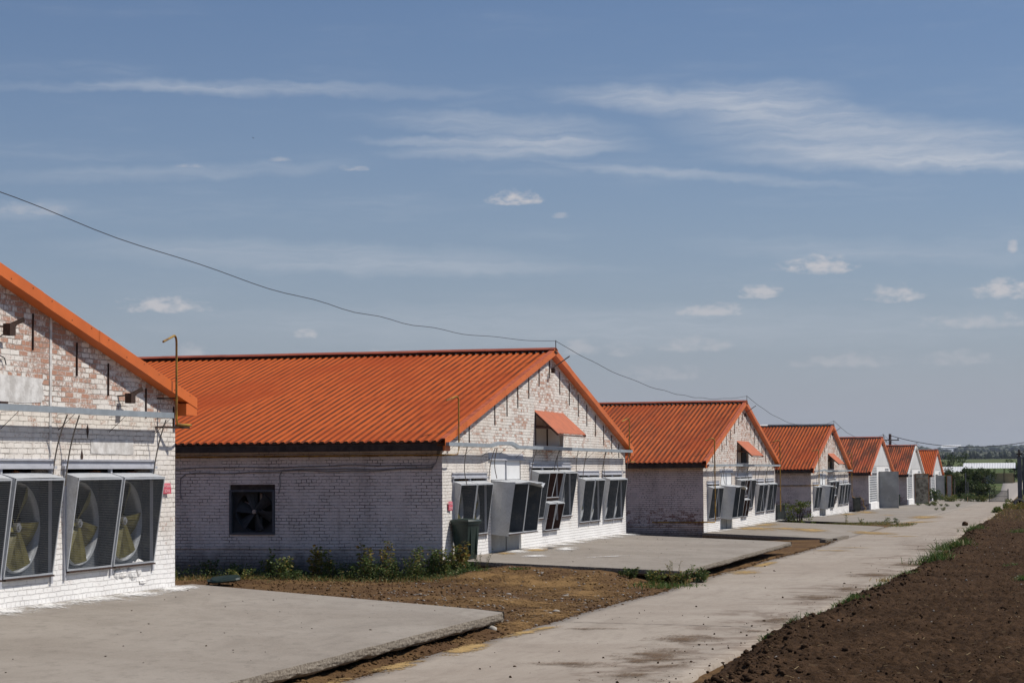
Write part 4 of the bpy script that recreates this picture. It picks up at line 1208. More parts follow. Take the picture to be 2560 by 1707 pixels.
def tray(root, prof, side=None):
    """galvanised cable tray on stand-off brackets; prof: (y, z)"""
    tb = MB()
    for (ya, za), (yb, zc) in zip(prof[:-1], prof[1:]):
        vs = [(x, y, zz + s) for y, zz in ((ya, za), (yb, zc)) for x, s in ((0.18, 0), (0.265, 0), (0.265, .08), (0.18, .08))]
        tb.add(vs, ((0, 1, 5, 4), (1, 2, 6, 5), (2, 3, 7, 6), (3, 0, 4, 7)), M['traymetal'])
    y0, z0_ = prof[0]
    y1, z1_ = prof[-1]
    tb.quad((0.18, y0, z0_), (0.18, y0, z0_ + .08), (0.265, y0, z0_ + .08), (0.265, y0, z0_), M['traymetal'])
    tb.quad((0.18, y1, z1_), (0.265, y1, z1_), (0.265, y1, z1_ + .08), (0.18, y1, z1_ + .08), M['traymetal'])
    if side:
        tb.box(-LEN * .8, 0.10, -0.12, -0.02, side - .04, side + .035, M['galv'])
    o = tb.build('cable_tray', root)
    y = y0 + .4
    while y < y1:
        br = MB()
        zz = np.interp(y, [p[0] for p in prof], [p[1] for p in prof])
        br.tube([(0.002, y, zz - .22), (0.25, y, zz - .002), (0.0, y, zz - .008)], 0.005, M['rust'], 5)
        br.build('tray_bracket', o)
        y += 1.55
    return o

def lintel(root, y0, y1, z0, z1):
    l = MB()
    l.box(-0.12, 0.012, y0 - .06, y1 + .06, z0 + .04, z1, M['paintgrey'])
    l.box(-0.10, 0.055, y0 - .06, y1 + .06, z0, z0 + .04, M['paintgrey'])
    l.box(0.012, 0.04, y0 - .06, y1 + .06, z1 - .022, z1, M['paintgrey'])
    l.build('lintel', root)

def mullion(root, y, z0, z1, w=0.05):
    m_ = MB()
    m_.box(-0.02, 0.028, y - w / 2, y + w / 2, z0, z1, M['paintgrey'])
    m_.build('mullion', root)

def drop_cable(root, y, z0, z1, x0=0.28, x1=0.20, sway=0.12, s=0):
    r_ = random.Random(s)
    pts = []
    for i in range(9):
        q = i / 8
        pts.append((x0 + (x1 - x0) * q - 0.05 * math.sin(q * 3.1), y + sway * .5 * math.sin(q * 4.2 + r_.random() * .3) * q, z0 + (z1 - z0) * q))
    c = MB()
    c.tube(pts, 0.010, M['conduit'], 6)
    c.build('drop_cable', root)

def group_of_fans(root, y0, y1, z0, zt, n=2, seed=0, hood=0.12, gapw=0.05, dt=0.21, screen=True, lint=True, fine=False):
    """n fans side by side in one opening, with lintel, mullions and a slot above the hoods"""
    w = (y1 - y0) / n
    for i in range(n):
        fan(root, y0 + w * i + gapw / 2, y0 + w * (i + 1) - gapw / 2, z0 + .02, zt - hood, dt, 0.035, screen, seed=seed + i, fine=fine)
    if lint:
        lintel(root, y0, y1, zt, zt + .13)
    for i in range(n + 1):
        mullion(root, y0 + w * i + (0.02 if i == 0 else (-0.02 if i == n else 0)), z0 - .10, zt)
    bk = MB()
    bk.quad((-0.5, y0 - .02, z0 - .1), (-0.5, y1 + .02, z0 - .1), (-0.5, y1 + .02, zt + .02), (-0.5, y0 - .02, zt + .02), M['black'])  # black sheet standing in for the dark inside of the shed
    for i in range(3):                        # scraps of old foam sealing in the slot
        yy = y0 + (y1 - y0) * random.random()
        V_, F_ = lumps([(-0.28, yy, zt - .05)], [0.09], 0.35, (ICO1, ICO1F), 0.6)
        bk.add(V_.tolist(), F_.tolist(), M['rustorange'])
    bk.build('fan_backing', root)

def canopy(root, y0, y1, zt, zl, proj=0.62, open_right=False, roofm=None):
    """gable hatch: recessed board panels under a corrugated awning"""
    hb = MB()
    z0 = 2.57
    ym = (y0 + y1) / 2
    xr = -0.08
    hb.quad((xr, y0, z0), (xr, ym, z0), (xr, ym, zt), (xr, y0, zt), M['board'])
    hb.quad((xr, ym, z0), (xr, y1, z0), (xr, y1, zt), (xr, ym, zt), M['black'] if open_right else M['board'])  # open half is a black sheet, interior darkness put into its colour
    hb.box(xr, xr + .03, ym - .02, ym + .02, z0, zt, M['rust'])
    hb.box(xr, 0.012, y0 + .005, y0 + .05, z0, zt, M['rust'])
    hb.box(xr, 0.015, y1 - .06, y1 - .005, z0, zt, M['whitesheet'])
    hb.box(xr, 0.02, y0, y1, z0 - .04, z0, M['whitesheet'])
    hatch = hb.build('gable_hatch', root)
    ab = MB()
    n = int((y1 - y0 + .1) / 0.15)
    vs, fs = [], []
    for i in range(n * 2 + 1):
        y = y0 - .05 + (y1 - y0 + .1) * i / (n * 2)
        hh = 0.038 if i % 2 else 0.0
        vs += [(0.0, y, zt + .04 + hh), (proj, y, zl + hh), (0.0, y, zt + .036 + hh - .006), (proj, y, zl + hh - .006)]
    for i in range(n * 2):
        a = i * 4
        fs += [(a, a + 1, a + 5, a + 4), (a + 2, a + 6, a + 7, a + 3), (a + 1, a + 3, a + 7, a + 5)]
    ab.add(vs, fs, M['awning'])
    aw = ab.build('awning', root)
    fb = MB()
    for yy in (y0 - .03, y1 + .03):
        fb.obox((0.01, yy, zt), (proj - .01, yy, zl - .03), 0.03, 0.05, M['redbrown'])
        fb.obox((0.01, yy, zl + .16), (proj * .72, yy, zl + .14), 0.03, 0.035, M['redbrown'])
    fb.obox((proj - .03, y0, zl - .03), (proj - .03, y1, zl - .03), 0.03, 0.03, M['redbrown'])
    fb.obox((0.02, y0, zl + .2), (0.02, y0 + (y1 - y0) * .55, zl + .19), 0.04, 0.05, M['redbrown'])
    fb.build('awning_frame', aw)

def fan_shed(name, label, dx, t, z, frontm, sidem, roofm, seed, tray_prof, side_open=(), open_right=False, ridge=M['ridge'], pipes=None, side_tray=None, door_tilt=0.0):
    O1, DR, O3, O3b, O4, O5, HT = (0.77, 3.5, .46, 1.76), (3.95, 6.72, .0, 2.2), (7.62, 12.0, .68, 2.0), (8.9, 10.5, .36, .68), (12.95, 15.57, .46, 1.79), (16.1, 18.77, .46, 1.79), (8.2, 11.3, 2.57, 3.42)
    root = common(name, label, dx, t, z, roofm, frontm, sidem, [O1, DR, O3, O3b, O4, O5, HT], side_open, ridge, None, RODS)
    group_of_fans(root, *O1, n=2, seed=seed)
    group_of_fans(root, *O4, n=2, seed=seed + 10)
    group_of_fans(root, *O5, n=2, seed=seed + 20)
    # middle bay: tall fan, two pairs of small brown ones, tall fan
    lintel(root, O3[0], O3[1], O3[3], O3[3] + .13)
    fan(root, 7.64, 8.86, .70, 1.88, seed=seed + 30)
    fan(root, 10.52, 11.98, .70, 1.88, seed=seed + 31)
    for k, (a, b, c, d) in enumerate(((8.90, 9.69, 1.22, 1.88), (9.71, 10.50, 1.22, 1.88), (8.90, 9.69, .38, 1.08), (9.71, 10.50, .38, 1.08))):
        fan(root, a, b, c, d, 0.19, 0.05, brown=True, seed=seed + 40 + k)
    mb_ = MB()
    mb_.box(-0.05, 0.03, 8.87, 10.51, 1.09, 1.20, M['rust'])
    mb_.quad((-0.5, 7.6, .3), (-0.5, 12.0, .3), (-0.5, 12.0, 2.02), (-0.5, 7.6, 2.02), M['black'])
    mb_.build('fan_backing', root)
    for y in (7.62, 8.88, 10.51, 11.99):
        mullion(root, y, .62, 2.0)
    # door bay: boards above, two unscreened fans in a bulging sheet box, steel leaves below
    db_ = MB()
    for a, b in ((3.98, 5.32), (5.35, 6.70)):
        db_.box(-.06, -.02, a, b, 1.72, 2.18, M['whitesheet'])
    db_.box(-.07, 0.012, 5.325, 5.345, 1.72, 2.18, M['paintgrey'])
    db_.build('door_top_panel', root)
    for a, b in ((3.98, 5.31), (5.40, 6.70)):
        lf = MB()
        lf.box(-.06, -.015, a, b, 0.01, .52, M['doorgrey'])
        for yy in (a + .15, (a + b) / 2, b - .15):
            lf.box(-.015, -.008, yy - .012, yy + .012, .36, .385, M['hub'])
        lf.build('door_leaf', root)
    dl = MB()
    dl.box(-.12, .010, 3.75, 6.95, 2.18, 2.34, M['paintgrey'])
    dl.box(-.10, .05, 3.75, 6.95, 2.18, 2.215, M['paintgrey'])
    dl.build('lintel', root)
    for k, (a, b) in enumerate(((3.97, 5.33), (5.36, 6.72))):
        fan(root, a, b, .44, 1.64, 0.56, 0.40, screen=False, seed=seed + 60 + k)
    sk = MB()                                 # dented cover sheets of that box
    n = 8
    vs = []
    for i in range(n + 1):
        q = i / n
        for j in range(5):
            p = j / 4
            x = (0.40 + 0.18 * q) * p
            vs.append((x + 0.02 * p, 3.955 - 0.05 * math.sin(q * 3.1) * math.sin(p * 2.6) - .01, .44 - .05 * p * (1 - q) + 1.22 * q))
    sk.add(vs, [(i * 5 + j, i * 5 + j + 1, (i + 1) * 5 + j + 1, (i + 1) * 5 + j) for i in range(n) for j in range(4)], M['galv'])
    vs = []
    for i in range(13):
        q = i / 12
        for j in range(3):
            p = j / 2
            vs.append((0.62 * p, 3.95 + 2.80 * q, 1.655 + .05 * math.sin(q * 7 + seed) * q + .03 - .05 * p - (.09 * p if i in (11,) else 0)))
    sk.add(vs, [(i * 3 + j, i * 3 + j + 1, (i + 1) * 3 + j + 1, (i + 1) * 3 + j) for i in range(12) for j in range(2)], M['galv'])
    sk.build('cover_sheet', root)
    bb_ = MB()
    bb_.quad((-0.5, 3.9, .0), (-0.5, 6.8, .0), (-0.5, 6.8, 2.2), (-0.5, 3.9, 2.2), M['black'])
    bb_.build('fan_backing', root)
    canopy(root, 8.22, 11.28, 3.40, 2.86, 0.62, open_right, roofm)
    tray(root, tray_prof, side_tray)
    zt = 2.46
    for k, (y, zl) in enumerate(((1.2, 1.60), (3.55, 1.72), (3.72, 1.75), (7.5, 1.7), (9.9, 1.9), (9.98, 1.9), (12.1, 1.6), (13.2, 1.3), (15.6, 1.72), (15.7, 1.6), (18.9, 1.6))):
        drop_cable(root, y, zt, zl, 0.22, 0.08 if k % 2 else 0.2, 0.10 * (1 if k % 2 else -1), s=k + seed)
    if pipes:
        pipes(root)
    return root

# plaster patches, signs, odd brackets
def plaster(root, y0, y1, z0, z1):
    p = MB()
    n = 26
    pts = []
    for k in range(n):
        a = 2 * math.pi * k / n
        q = 1 / max(abs(math.cos(a)), abs(math.sin(a)))
        pts.append((0.006, (y0 + y1) / 2 + math.cos(a) * q * (y1 - y0) / 2 * (1 - .05 * random.random()), (z0 + z1) / 2 + math.sin(a) * q * (z1 - z0) / 2 * (1 - .12 * random.random())))
    p.add([(0.006, (y0 + y1) / 2, (z0 + z1) / 2)] + pts, [(0, k + 1, (k + 1) % n + 1) for k in range(n)], M['plaster'])
    p.build('plaster_patch', root)

# ---- shed 1: only its right half is in the picture
T1 = 9.90
s1 = common('brick_shed', 'nearest white brick shed at the left, cut off by the picture edge, peeling gable', 0.0, T1, -1.70, M['roof'], M['brick_near'], M['brick_side'],
            [(0.77, 3.5, .4, 1.79), (3.95, 6.72, 0, 2.2), (7.6, 12.0, .6, 2.0), (12.62, 15.42, .36, 1.78), (15.76, 18.60, .38, 1.78), (8.2, 11.3, 2.57, 3.42)],
            (), M['ridge'], None, [(2.1, .42), (4.3, .5), (7.5, .5), (11.4, .6), (12.9, .55), (14.87, .48), (16.13, .46), (17.1, .46), (18.35, .44), (19.33, .30)], lift=0.23)
group_of_fans(s1, 0.77, 3.5, .4, 1.79, 2, 101)
group_of_fans(s1, 7.6, 12.0, .6, 2.0, 3, 111)
group_of_fans(s1, 12.62, 15.42, .36, 1.78, 2, 121, gapw=.06, fine=True)
group_of_fans(s1, 15.76, 18.60, .38, 1.78, 2, 133, gapw=.06, fine=True)
dd = MB()
dd.box(-.06, -.015, 3.96, 6.71, 0.01, 2.18, M['doorgrey'])
dd.build('door_leaf', s1)
canopy(s1, 8.22, 11.28, 3.40, 2.86, 0.62)
tray(s1, [(-.3, 2.50), (12.0, 2.51), (16.0, 2.52), (16.03, 2.515), (18.78, 2.53)])
for k, (y, zl) in enumerate(((1.2, 1.6), (12.4, 1.6), (15.40, 1.70), (15.75, 1.55), (18.55, 1.6))):
    drop_cable(s1, y, 2.50, zl, 0.24, 0.05, 0.06, s=k)
plaster(s1, 11.2, 15.22, 2.62, 3.0)
plaster(s1, 16.55, 17.95, 1.98, 2.20)
pl = MB()
pl.box(-.01, 0.008, 15.35, 15.41, 1.95, 3.85, M['plaster'])
pl.build('plaster_joint', s1)
for y, z_, s_ in ((13.98, 3.56, .15), (17.52, 2.80, .14)):
    lm = MB()
    lm.box(0.10, 0.20, y - s_ / 2, y + s_ / 2, z_ - s_ * .6, z_ + s_ * .4, M['rust'])
    lm.obox((0.0, y - .1, z_ + .02), (0.18, y + .12, z_ + .04), 0.02, 0.02, M['rust'])
    lm.obox((0.15, y, z_ + .03), (0.24, y + .22, z_ + .13), 0.012, 0.06, M['rust'])
    lm.build('floodlight', s1)
wr = MB()
wr.tube([(0.10, 13.95, 3.50), (0.05, 13.80, 3.40), (0.03, 13.66, 3.33), (0.03, 13.82, 3.25), (0.03, 14.08, 3.19), (0.03, 14.12, 3.11)], 0.008, M['cable'], 5)
wr.build('loose_wire', s1)
for y, z_ in ((16.47, 2.30), (16.30, 1.95)):
    an = MB()
    an.add([(0.006, y, z_ + .11), (0.006, y - .04, z_), (0.006, y, z_ - .11), (0.006, y + .04, z_)], ((0, 1, 2, 3),), M['rust'])
    an.build('anchor_plate', s1)
an = MB()
an.box(0.004, 0.02, 14.0, 14.2, 2.60, 2.64, M['rust'])
an.build('anchor_plate', s1)
yp = MB()
pipe_hook(yp, 0.25, 18.90, 3.76, 2.47, [(-3.0, 19.62, 2.44), (0.12, 19.62, 2.44), (0.20, 19.55, 2.44), (0.25, 19.40, 2.44), (0.25, 19.05, 2.44), (0.25, 18.93, 2.45)], (0.06, -0.52, -0.12))
yp.obox((0.0, 18.75, 2.83), (0.27, 18.92, 2.83), 0.02, 0.02, M['rust'])
yp.obox((0.0, 18.7, 2.40), (0.28, 19.3, 2.40), 0.03, 0.03, M['rust'])
yp.build('vent_pipe', s1)
rub = MB()                                   # collapsed brickwork under the end fan
for k in range(11):
    y = 17.3 + 1.15 * random.random()
    zz = .06 + .36 * random.random() ** 0.8
    V_, F_ = lumps([(0.0, y, zz)], [.10 + .07 * random.random()], 0.5, (ICO1, ICO1F), 0.35)
    V_[:, 0] = V_[:, 0] * 0.20 + .004
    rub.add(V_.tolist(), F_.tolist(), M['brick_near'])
rub.build('broken_bricks', s1)

# ---- shed 2
def pipes2(root):
    p = MB()
    pipe_hook(p, 0.22, 0.55, 3.56, 2.36, [(-LEN * .8, -0.05, 2.28), (0.06, -0.05, 2.28), (0.20, 0.02, 2.28), (0.22, 0.2, 2.28), (0.22, .45, 2.29)], (-0.10, -0.40, -0.10))
    p.obox((0.0, .0, 2.62), (0.24, .6, 2.62), 0.02, 0.02, M['rust'])
    p.build('vent_pipe', root)
    p = MB()
    pipe_hook(p, 0.22, 19.0, 3.50, 2.22, [(0.22, 19.75, 2.18), (0.22, 19.15, 2.18)], (-0.10, -0.35, -0.10))
    p.build('vent_pipe', root)
s2 = fan_shed('brick_shed', 'white brick shed beside the first apron with a dark fan in its long side wall', 0.0, 43.325, -1.905, M['brick_front'], M['brick_side'], M['roof'], 200,
              [(-.35, 2.47), (3.15, 2.47), (3.85, 2.535), (5.0, 2.545), (5.65, 2.46), (7.4, 2.46), (7.43, 2.455), (12.0, 2.46), (19.25, 2.46)], [(-4.95, -3.87, .55, 1.66), (-9.6, -8.5, .55, 1.66)], pipes=pipes2)
# fan set in the long wall: built facing +x, turned to face -y
def side_fan(root, x0, x1, z0, z1, seed):
    before = set(bpy.data.objects)
    h_ = fan(root, 0.0, x1 - x0, 0.0, z1 - z0, -0.02, -0.05, screen=False, seed=seed, dark_fan=True)
    h_.rotation_euler = (0, 0, -math.pi / 2)
    h_.location = (x0, 0.0, z0)
side_fan(s2, -4.93, -3.89, .57, 1.54, 71)
side_fan(s2, -9.58, -8.52, .57, 1.54, 73)
sb2 = MB()
for x0, x1 in ((-4.95, -3.87), (-9.6, -8.5)):
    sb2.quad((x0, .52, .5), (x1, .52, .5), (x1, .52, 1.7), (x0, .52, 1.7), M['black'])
    sb2.box(x0, x1, .06, .10, 1.54, 1.66, M['wood'])
sb2.build('fan_backing', s2)
for x0, x1 in ((-4.95, -3.87), (-9.6, -8.5)):
    fr = MB()
    for a_, b_, c_, d_ in ((x0, x1, 1.50, 1.54), (x0, x1, .55, .60), (x0, x0 + .06, .60, 1.50), (x1 - .06, x1, .60, 1.50)):
        fr.box(a_ + .003, b_ - .003, -.035, .05, c_, d_, M['galv_dark'])
    fr.build('fan_frame', s2)
cb = MB()
for k, (za, zend) in enumerate(((2.02, 2.08), (1.95, 2.01), (1.92, 1.97))):
    pts = []
    x = -13.0
    while x < -0.22:
        pts.append((x, -0.02, za + (zend - za) * (x + 6) / 6 + .014 * math.sin(x * 2.1 + k * 1.3) + .008 * math.sin(x * 5.3)))
        x += .22
    pts += [(-0.14, -0.02, 2.10), (-0.10, -0.02, 2.22), (-.10 + .03 * k, -0.02, 2.36), (0.02 + .04 * k, -0.03, 2.45)]
    if k == 1:
        pts = [p for p in pts if p[0] > -3.75]
        pts = [(-3.78, -.02, 1.45), (-3.74, -.02, 1.62), (-3.75, -.02, 1.86), (-3.70, -.02, 1.95)] + pts
    if k == 2:
        pts = [(-6.1, -.02, 1.36), (-6.13, -.02, 1.5), (-6.12, -.02, 1.80), (-6.0, -.02, 1.90)] + [p for p in pts if p[0] > -5.9]
    cb.tube(pts, 0.012, M['conduit_side'], 6)
cb.build('conduit', s2)

# ---- sheds 3 and 4
def pipes3(root):
    p = MB()
    pipe_hook(p, 0.28, 0.95, 3.46, .38, [(-1.9, -0.06, .40), (0.15, -0.06, .40), (0.28, .25, .38), (0.28, .8, .38)], (-.22, -.15, -.08), .022)
    p.obox((0.0, .2, 2.6), (0.3, 1.0, 2.6), .02, .02, M['rust'])
    p.build('vent_pipe', root)
    p = MB()
    pipe_hook(p, 0.25, 19.3, 3.62, .75, [(0.25, 19.3, .4)], (-.22, -.12, -.08), .022)
    p.build('vent_pipe', root)
fan_shed('brick_shed', 'third white brick shed from the left, bare brown brick patches on its side wall', 0.245, 75.41, -2.285, M['brick_old'], M['brick_worn'], M['roof_red'], 300,
         [(-.2, 2.42), (6, 2.44), (9, 2.43), (12, 2.44), (19.3, 2.44)], open_right=True, pipes=pipes3, side_tray=2.42)
def pipes4(root):
    p = MB()
    pipe_hook(p, 0.28, 1.3, 3.6, 1.75, [(-9, -0.06, 1.72), (0.15, -0.06, 1.72), (0.28, .3, 1.72), (0.28, 1.1, 1.73)], (-.24, -.15, -.08), .022)
    p.build('vent_pipe', root)
    p = MB()
    pipe_hook(p, 0.25, 19.0, 3.55, .9, [(0.30, 20.9, .75), (0.25, 19.5, .85)], (-.22, -.12, -.08), .022)
    p.build('vent_pipe', root)
fan_shed('brick_shed', 'white brick shed, fourth in the row, with a pale strip along its dark ridge', 0.10, 109.73, -2.555, M['brick_old'], M['brick_worn'], M['roof_red'], 400,
         [(-.2, 2.42), (3, 2.45), (4.2, 2.50), (6, 2.42), (19.3, 2.44)], open_right=True, ridge=lambda x: M['galv_dark'] if x > -3.4 else M['trim_white'], pipes=pipes4)

# ---- sheds 5 to 7: newer gables with glass-block windows and a steel door standing open
def grid_window(root, y0, y1, z0, z1, nyc, nzc):
    g = MB()
    g.box(-.05, -.03, y0, y1, z0, z1, M['glass'])
    for i in range(nyc + 1):
        y = y0 + (y1 - y0) * i / nyc
        g.box(-.03, .005, y - .028, y + .028, z0, z1, M['whitesheet'])
    for i in range(nzc + 1):
        zz = z0 + (z1 - z0) * i / nzc
        g.box(-.03, .003, y0, y1, zz - .022, zz + .022, M['whitesheet'])
    g.build('glass_block_window', root)

def plain_shed(label, dx, t, z, roofm, ridgem, vergem, door_y, doorm, edgem, leaf=1.32, second=False, dtop=2.62):
    root = common('brick_shed', label, dx, t, z, roofm, M['whitewash'], M['brick_worn'], [(.55, 6.2, .55, 2.45), (2.6, 6.2, 2.45, 2.95), (13.2, 16.4, 2.35, 2.85), (7.6, 11.8, 0, 2.6)], (), ridgem, vergem)
    grid_window(root, .55, 6.2, .55, 2.45, 11, 12)
    grid_window(root, 2.6, 6.2, 2.45, 2.95, 8, 4)
    grid_window(root, 13.2, 16.4, 2.35, 2.85, 7, 3)
    gc = MB()
    n = 34
    for i in range(n):
        a, b = .35 + (WG - .7) * i / n, .35 + (WG - .7) * (i + 1) / n
        if b < 3.0 or a > 16.6:
            continue
        lo = 3.02
        gc.quad((.02 + .012 * (i % 2), a, lo), (.02 + .012 * (i % 2), b, lo), (.02 + .012 * (i % 2), b, max(lo, roof_z(b) - .1)), (.02 + .012 * (i % 2), a, max(lo, roof_z(a) - .1)), M['whitesheet'])
    gc.build('gable_cladding', root)
    pb = MB()
    pb.box(-.01, .12, -.02, 6.4, -.1, .50, M['whitewash'])
    pb.build('plinth', root)
    dk = MB()
    dk.quad((-.6, 7.5, 0), (-.6, 11.9, 0), (-.6, 11.9, 2.7), (-.6, 7.5, 2.7), M['black'])  # black sheet across the opening, painted as the unlit interior
    dk.build('doorway_dark_sheet', root)
    d = MB()
    d.box(.06, .06 + leaf, door_y, door_y + .05, .03, dtop, doorm)
    d.box(.05, .07 + leaf, door_y - .012, door_y + .001, dtop - .43, dtop - .40, edgem)
    for xx in (.06, .02 + leaf):
        d.box(xx, xx + .045, door_y - .015, door_y + .06, .02, dtop + .01, edgem)
    d.box(.06, .06 + leaf, door_y - .015, door_y + .06, dtop - .03, dtop + .012, edgem)
    leafo = d.build('door', root)
    hd = MB()
    hd.tube([(leaf * .55, door_y - .02, .75), (leaf * .55, door_y - .07, .72), (leaf * .55, door_y - .07, .55), (leaf * .55, door_y - .02, .52)], .012, M['rust'], 6)
    hd.build('door_handle', leafo)
    if second:
        d2 = MB()
        d2.box(leaf + .12, leaf + .62, door_y + 3.4, door_y + 3.45, .03, dtop, M['doorgrey'])
        for xx in (leaf + .10, leaf + .58):
            d2.box(xx, xx + .06, door_y + 3.38, door_y + 3.47, .02, dtop + .02, M['rustorange'])
        d2.box(leaf + .10, leaf + .64, door_y + 3.38, door_y + 3.47, dtop - .05, dtop + .03, M['rustorange'])
        d2.build('door', root)
    return root
plain_shed('shed with a white sheeted gable and a plain grey steel door standing open', 0.08, 142.82, -2.80, M['roof_dull'], M['ridge'], None, 7.3, M['doorgrey'], M['doorgrey'], 1.36)
plain_shed('shed with white verge boards and an open door of peeling rusty paint', 0.23, 175.56, -3.04, M['roof_dull'], M['ridge'], M['trim_white'], 8.4, M['doorold'], M['rustorange'], 1.20)
plain_shed('farthest shed in the row with rust-orange door frames in front of the thicket', 0.15, 208.06, -3.18, M['roof'], M['ridge'], None, 6.8, M['doorgrey'], M['doorgrey'], .86, second=True, dtop=2.5)

# ------------------------------------------------------------------ signs
def sign(label, loc, w, h, text, tilt=0.0, lean=0.03):
    o = thing('warning_sign', label, 'sign', loc)
    s = MB()
    vs = []
    for i in range(5):
        for j in range(2):
            vs.append((lean * (i / 4) * 0 + 0.012 + .02 * (j) + .006 * math.sin(i), (j - .5) * w + tilt * (i / 4 - .5) * w * .5, (.5 - i / 4) * h))
    s.add(vs, [(i * 2, i * 2 + 2, i * 2 + 3, i * 2 + 1) for i in range(4)], M['sign'])
    s.build('panel', o)
    for k, tx in enumerate(text):
        cu = bpy.data.curves.new('lettering', 'FONT')
        cu.body = tx
        cu.size = h * .40
        cu.align_x = 'CENTER'
        cu.align_y = 'CENTER'
        tmp = bpy.data.objects.new('tmp', cu)
        COL.objects.link(tmp)
        dg = bpy.context.evaluated_depsgraph_get()
        me = bpy.data.meshes.new_from_object(tmp.evaluated_get(dg))
        bpy.data.objects.remove(tmp)
        me.materials.clear()
        me.materials.append(M['signtext'])
        wd = max((v.co.x for v in me.vertices), default=1) - min((v.co.x for v in me.vertices), default=0)
        sc_ = min(1.0, w * .86 / max(wd, 1e-3))
        for v in me.vertices:
            x, y = v.co.x * sc_, v.co.y
            zz = (.22 if k == 0 else -.24) * h + y
            yy = x + tilt * (.5 - zz / h - .5) * w * .5
            v.co = (0.012 + .02 * (yy / w + .5) + .012, yy, zz)
        lo = bpy.data.objects.new('lettering', me)
        COL.objects.link(lo)
        lo.parent = o
    return o
sign('pink warning sign with white lettering on the corner of the nearest shed', (0.02, 28.90, -.215), .29, .16, ('ГРЯЗНАЯ', 'ЗОНА'), .25)
sign('small pink warning sign on the shed corner behind the green bin', (0.02, 43.80, -.74), .24, .20, ('ГРЯЗНАЯ', 'ЗОНА'), 0.1)

# ------------------------------------------------------------------ bins
def bin_(label, loc, rz, lid=True, h=.84, w=.46, mat='bin'):
    o = thing('wheelie_bin', label, 'bin', loc, rz, 'plastic bins by the shed corners')
    m_ = M[mat]
    b = MB()
    prof = [(w * .36, .03), (w * .38, .06), (w * .44, h * .55), (w * .485, h * .90), (w * .485, h * .905), (w * .535, h * .91), (w * .535, h * .96), (w * .49, h * .965), (w * .44, h * .93), (w * .36, .08)]
    b.lathe(prof, m_, n=24, sq=.75)
    b.add([(math.cos(a) * w * .3, math.sin(a) * w * .3, .05) for a in np.linspace(0, 6.28, 13)[:-1]], (tuple(range(12)),), m_)
    for s in (-1, 1):
        b.box(w * .40, w * .47, s * w * .22 - .012, s * w * .22 + .012, .12, h * .85, m_)
    b.build('body', o)
    if lid:
        l = MB()
        l.lathe([(w * .56, h * .955), (w * .57, h * .985), (w * .52, h * 1.02), (w * .20, h * 1.05), (0.001, h * 1.05)], m_, n=24, sq=.75)
        l.box(-w * .72, -w * .5, -w * .3, w * .3, h * .95, h * .99, m_)
        l.build('lid', o)
    for s in (-1, 1):
        k = MB()
        k.tube([(-w * .36, s * w * .42, .07), (-w * .36, s * w * .50, .07)], .07, M['tyre'], 14)
        k.build('wheel', o)
    return o
bin_('dark green lidded bin standing among weeds at the sunny corner of the second shed', (.33, 44.0, -1.93), rad(-20), True, .87, .48)
bin_('dusty grey-green open bin with a yellow pipe above it, beside the leafy bush', (.42, 95.1, -2.36), rad(10), False, .80, .46, 'bindusty')
bin_('open dark bin at the far corner of the fourth shed, yellow hose beside it', (.45, 130.4, -2.63), rad(15), False, .92, .50, 'bindusty')
bin_('dark bin half hidden behind the plain grey open door', (.35, 163.6, -2.88), 0, True, .9, .46)
bin_('black-looking bin in front of the farthest shed under its window', (.40, 209.6, -3.19), 0, True, .95, .50)
hs = MB()
hs.tube([(.55, 131.2, -1.7), (.8, 131.3, -1.95), (.75, 131.4, -2.25), (.95, 131.4, -2.45), (.80, 131.2, -2.58)], .022, M['yellow'], 6)
tag(hs.build('hose'), 'yellow hose looped down beside the bin of the fourth shed', 'hose')
ld = MB()
ld.lathe([(.30, 0.0), (.31, .03), (.28, .06), (.10, .075), (.001, .075)], M['bin'], n=20, sq=.7)
ld.box(-.36, -.28, -.16, .16, .0, .035, M['bin'])
lo_ = ld.build('bin_lid')
lo_.location = (-3.45, 39.5, gz(-3.45, 39.5) + .10)
lo_.rotation_euler = (rad(6), rad(-5), rad(25))
tag(lo_, 'loose dark green bin lid lying on the ground behind the first apron', 'bin lid')

# ------------------------------------------------------------------ plants
def leaf_cloud(P, D, L, wr=0.45):
    """P points, D directions, L lengths -> folded leaf quads (each leaf two triangles, own island)"""
    n = len(P)
    D = D / np.linalg.norm(D, axis=1, keepdims=True)
    S = np.cross(D, RNG.normal(size=(n, 3)))
    S /= np.linalg.norm(S, axis=1, keepdims=True) + 1e-9
    Nn = np.cross(S, D)
    L = L[:, None]
    a = P
    b = P + D * L * .5 + S * L * wr * .5 + Nn * L * .06
    c = P + D * L
    d = P + D * L * .5 - S * L * wr * .5 + Nn * L * .06
    V = np.stack([a, b, c, d], 1).reshape(-1, 3)
    F_ = np.arange(n * 4).reshape(-1, 4)
    return V, F_

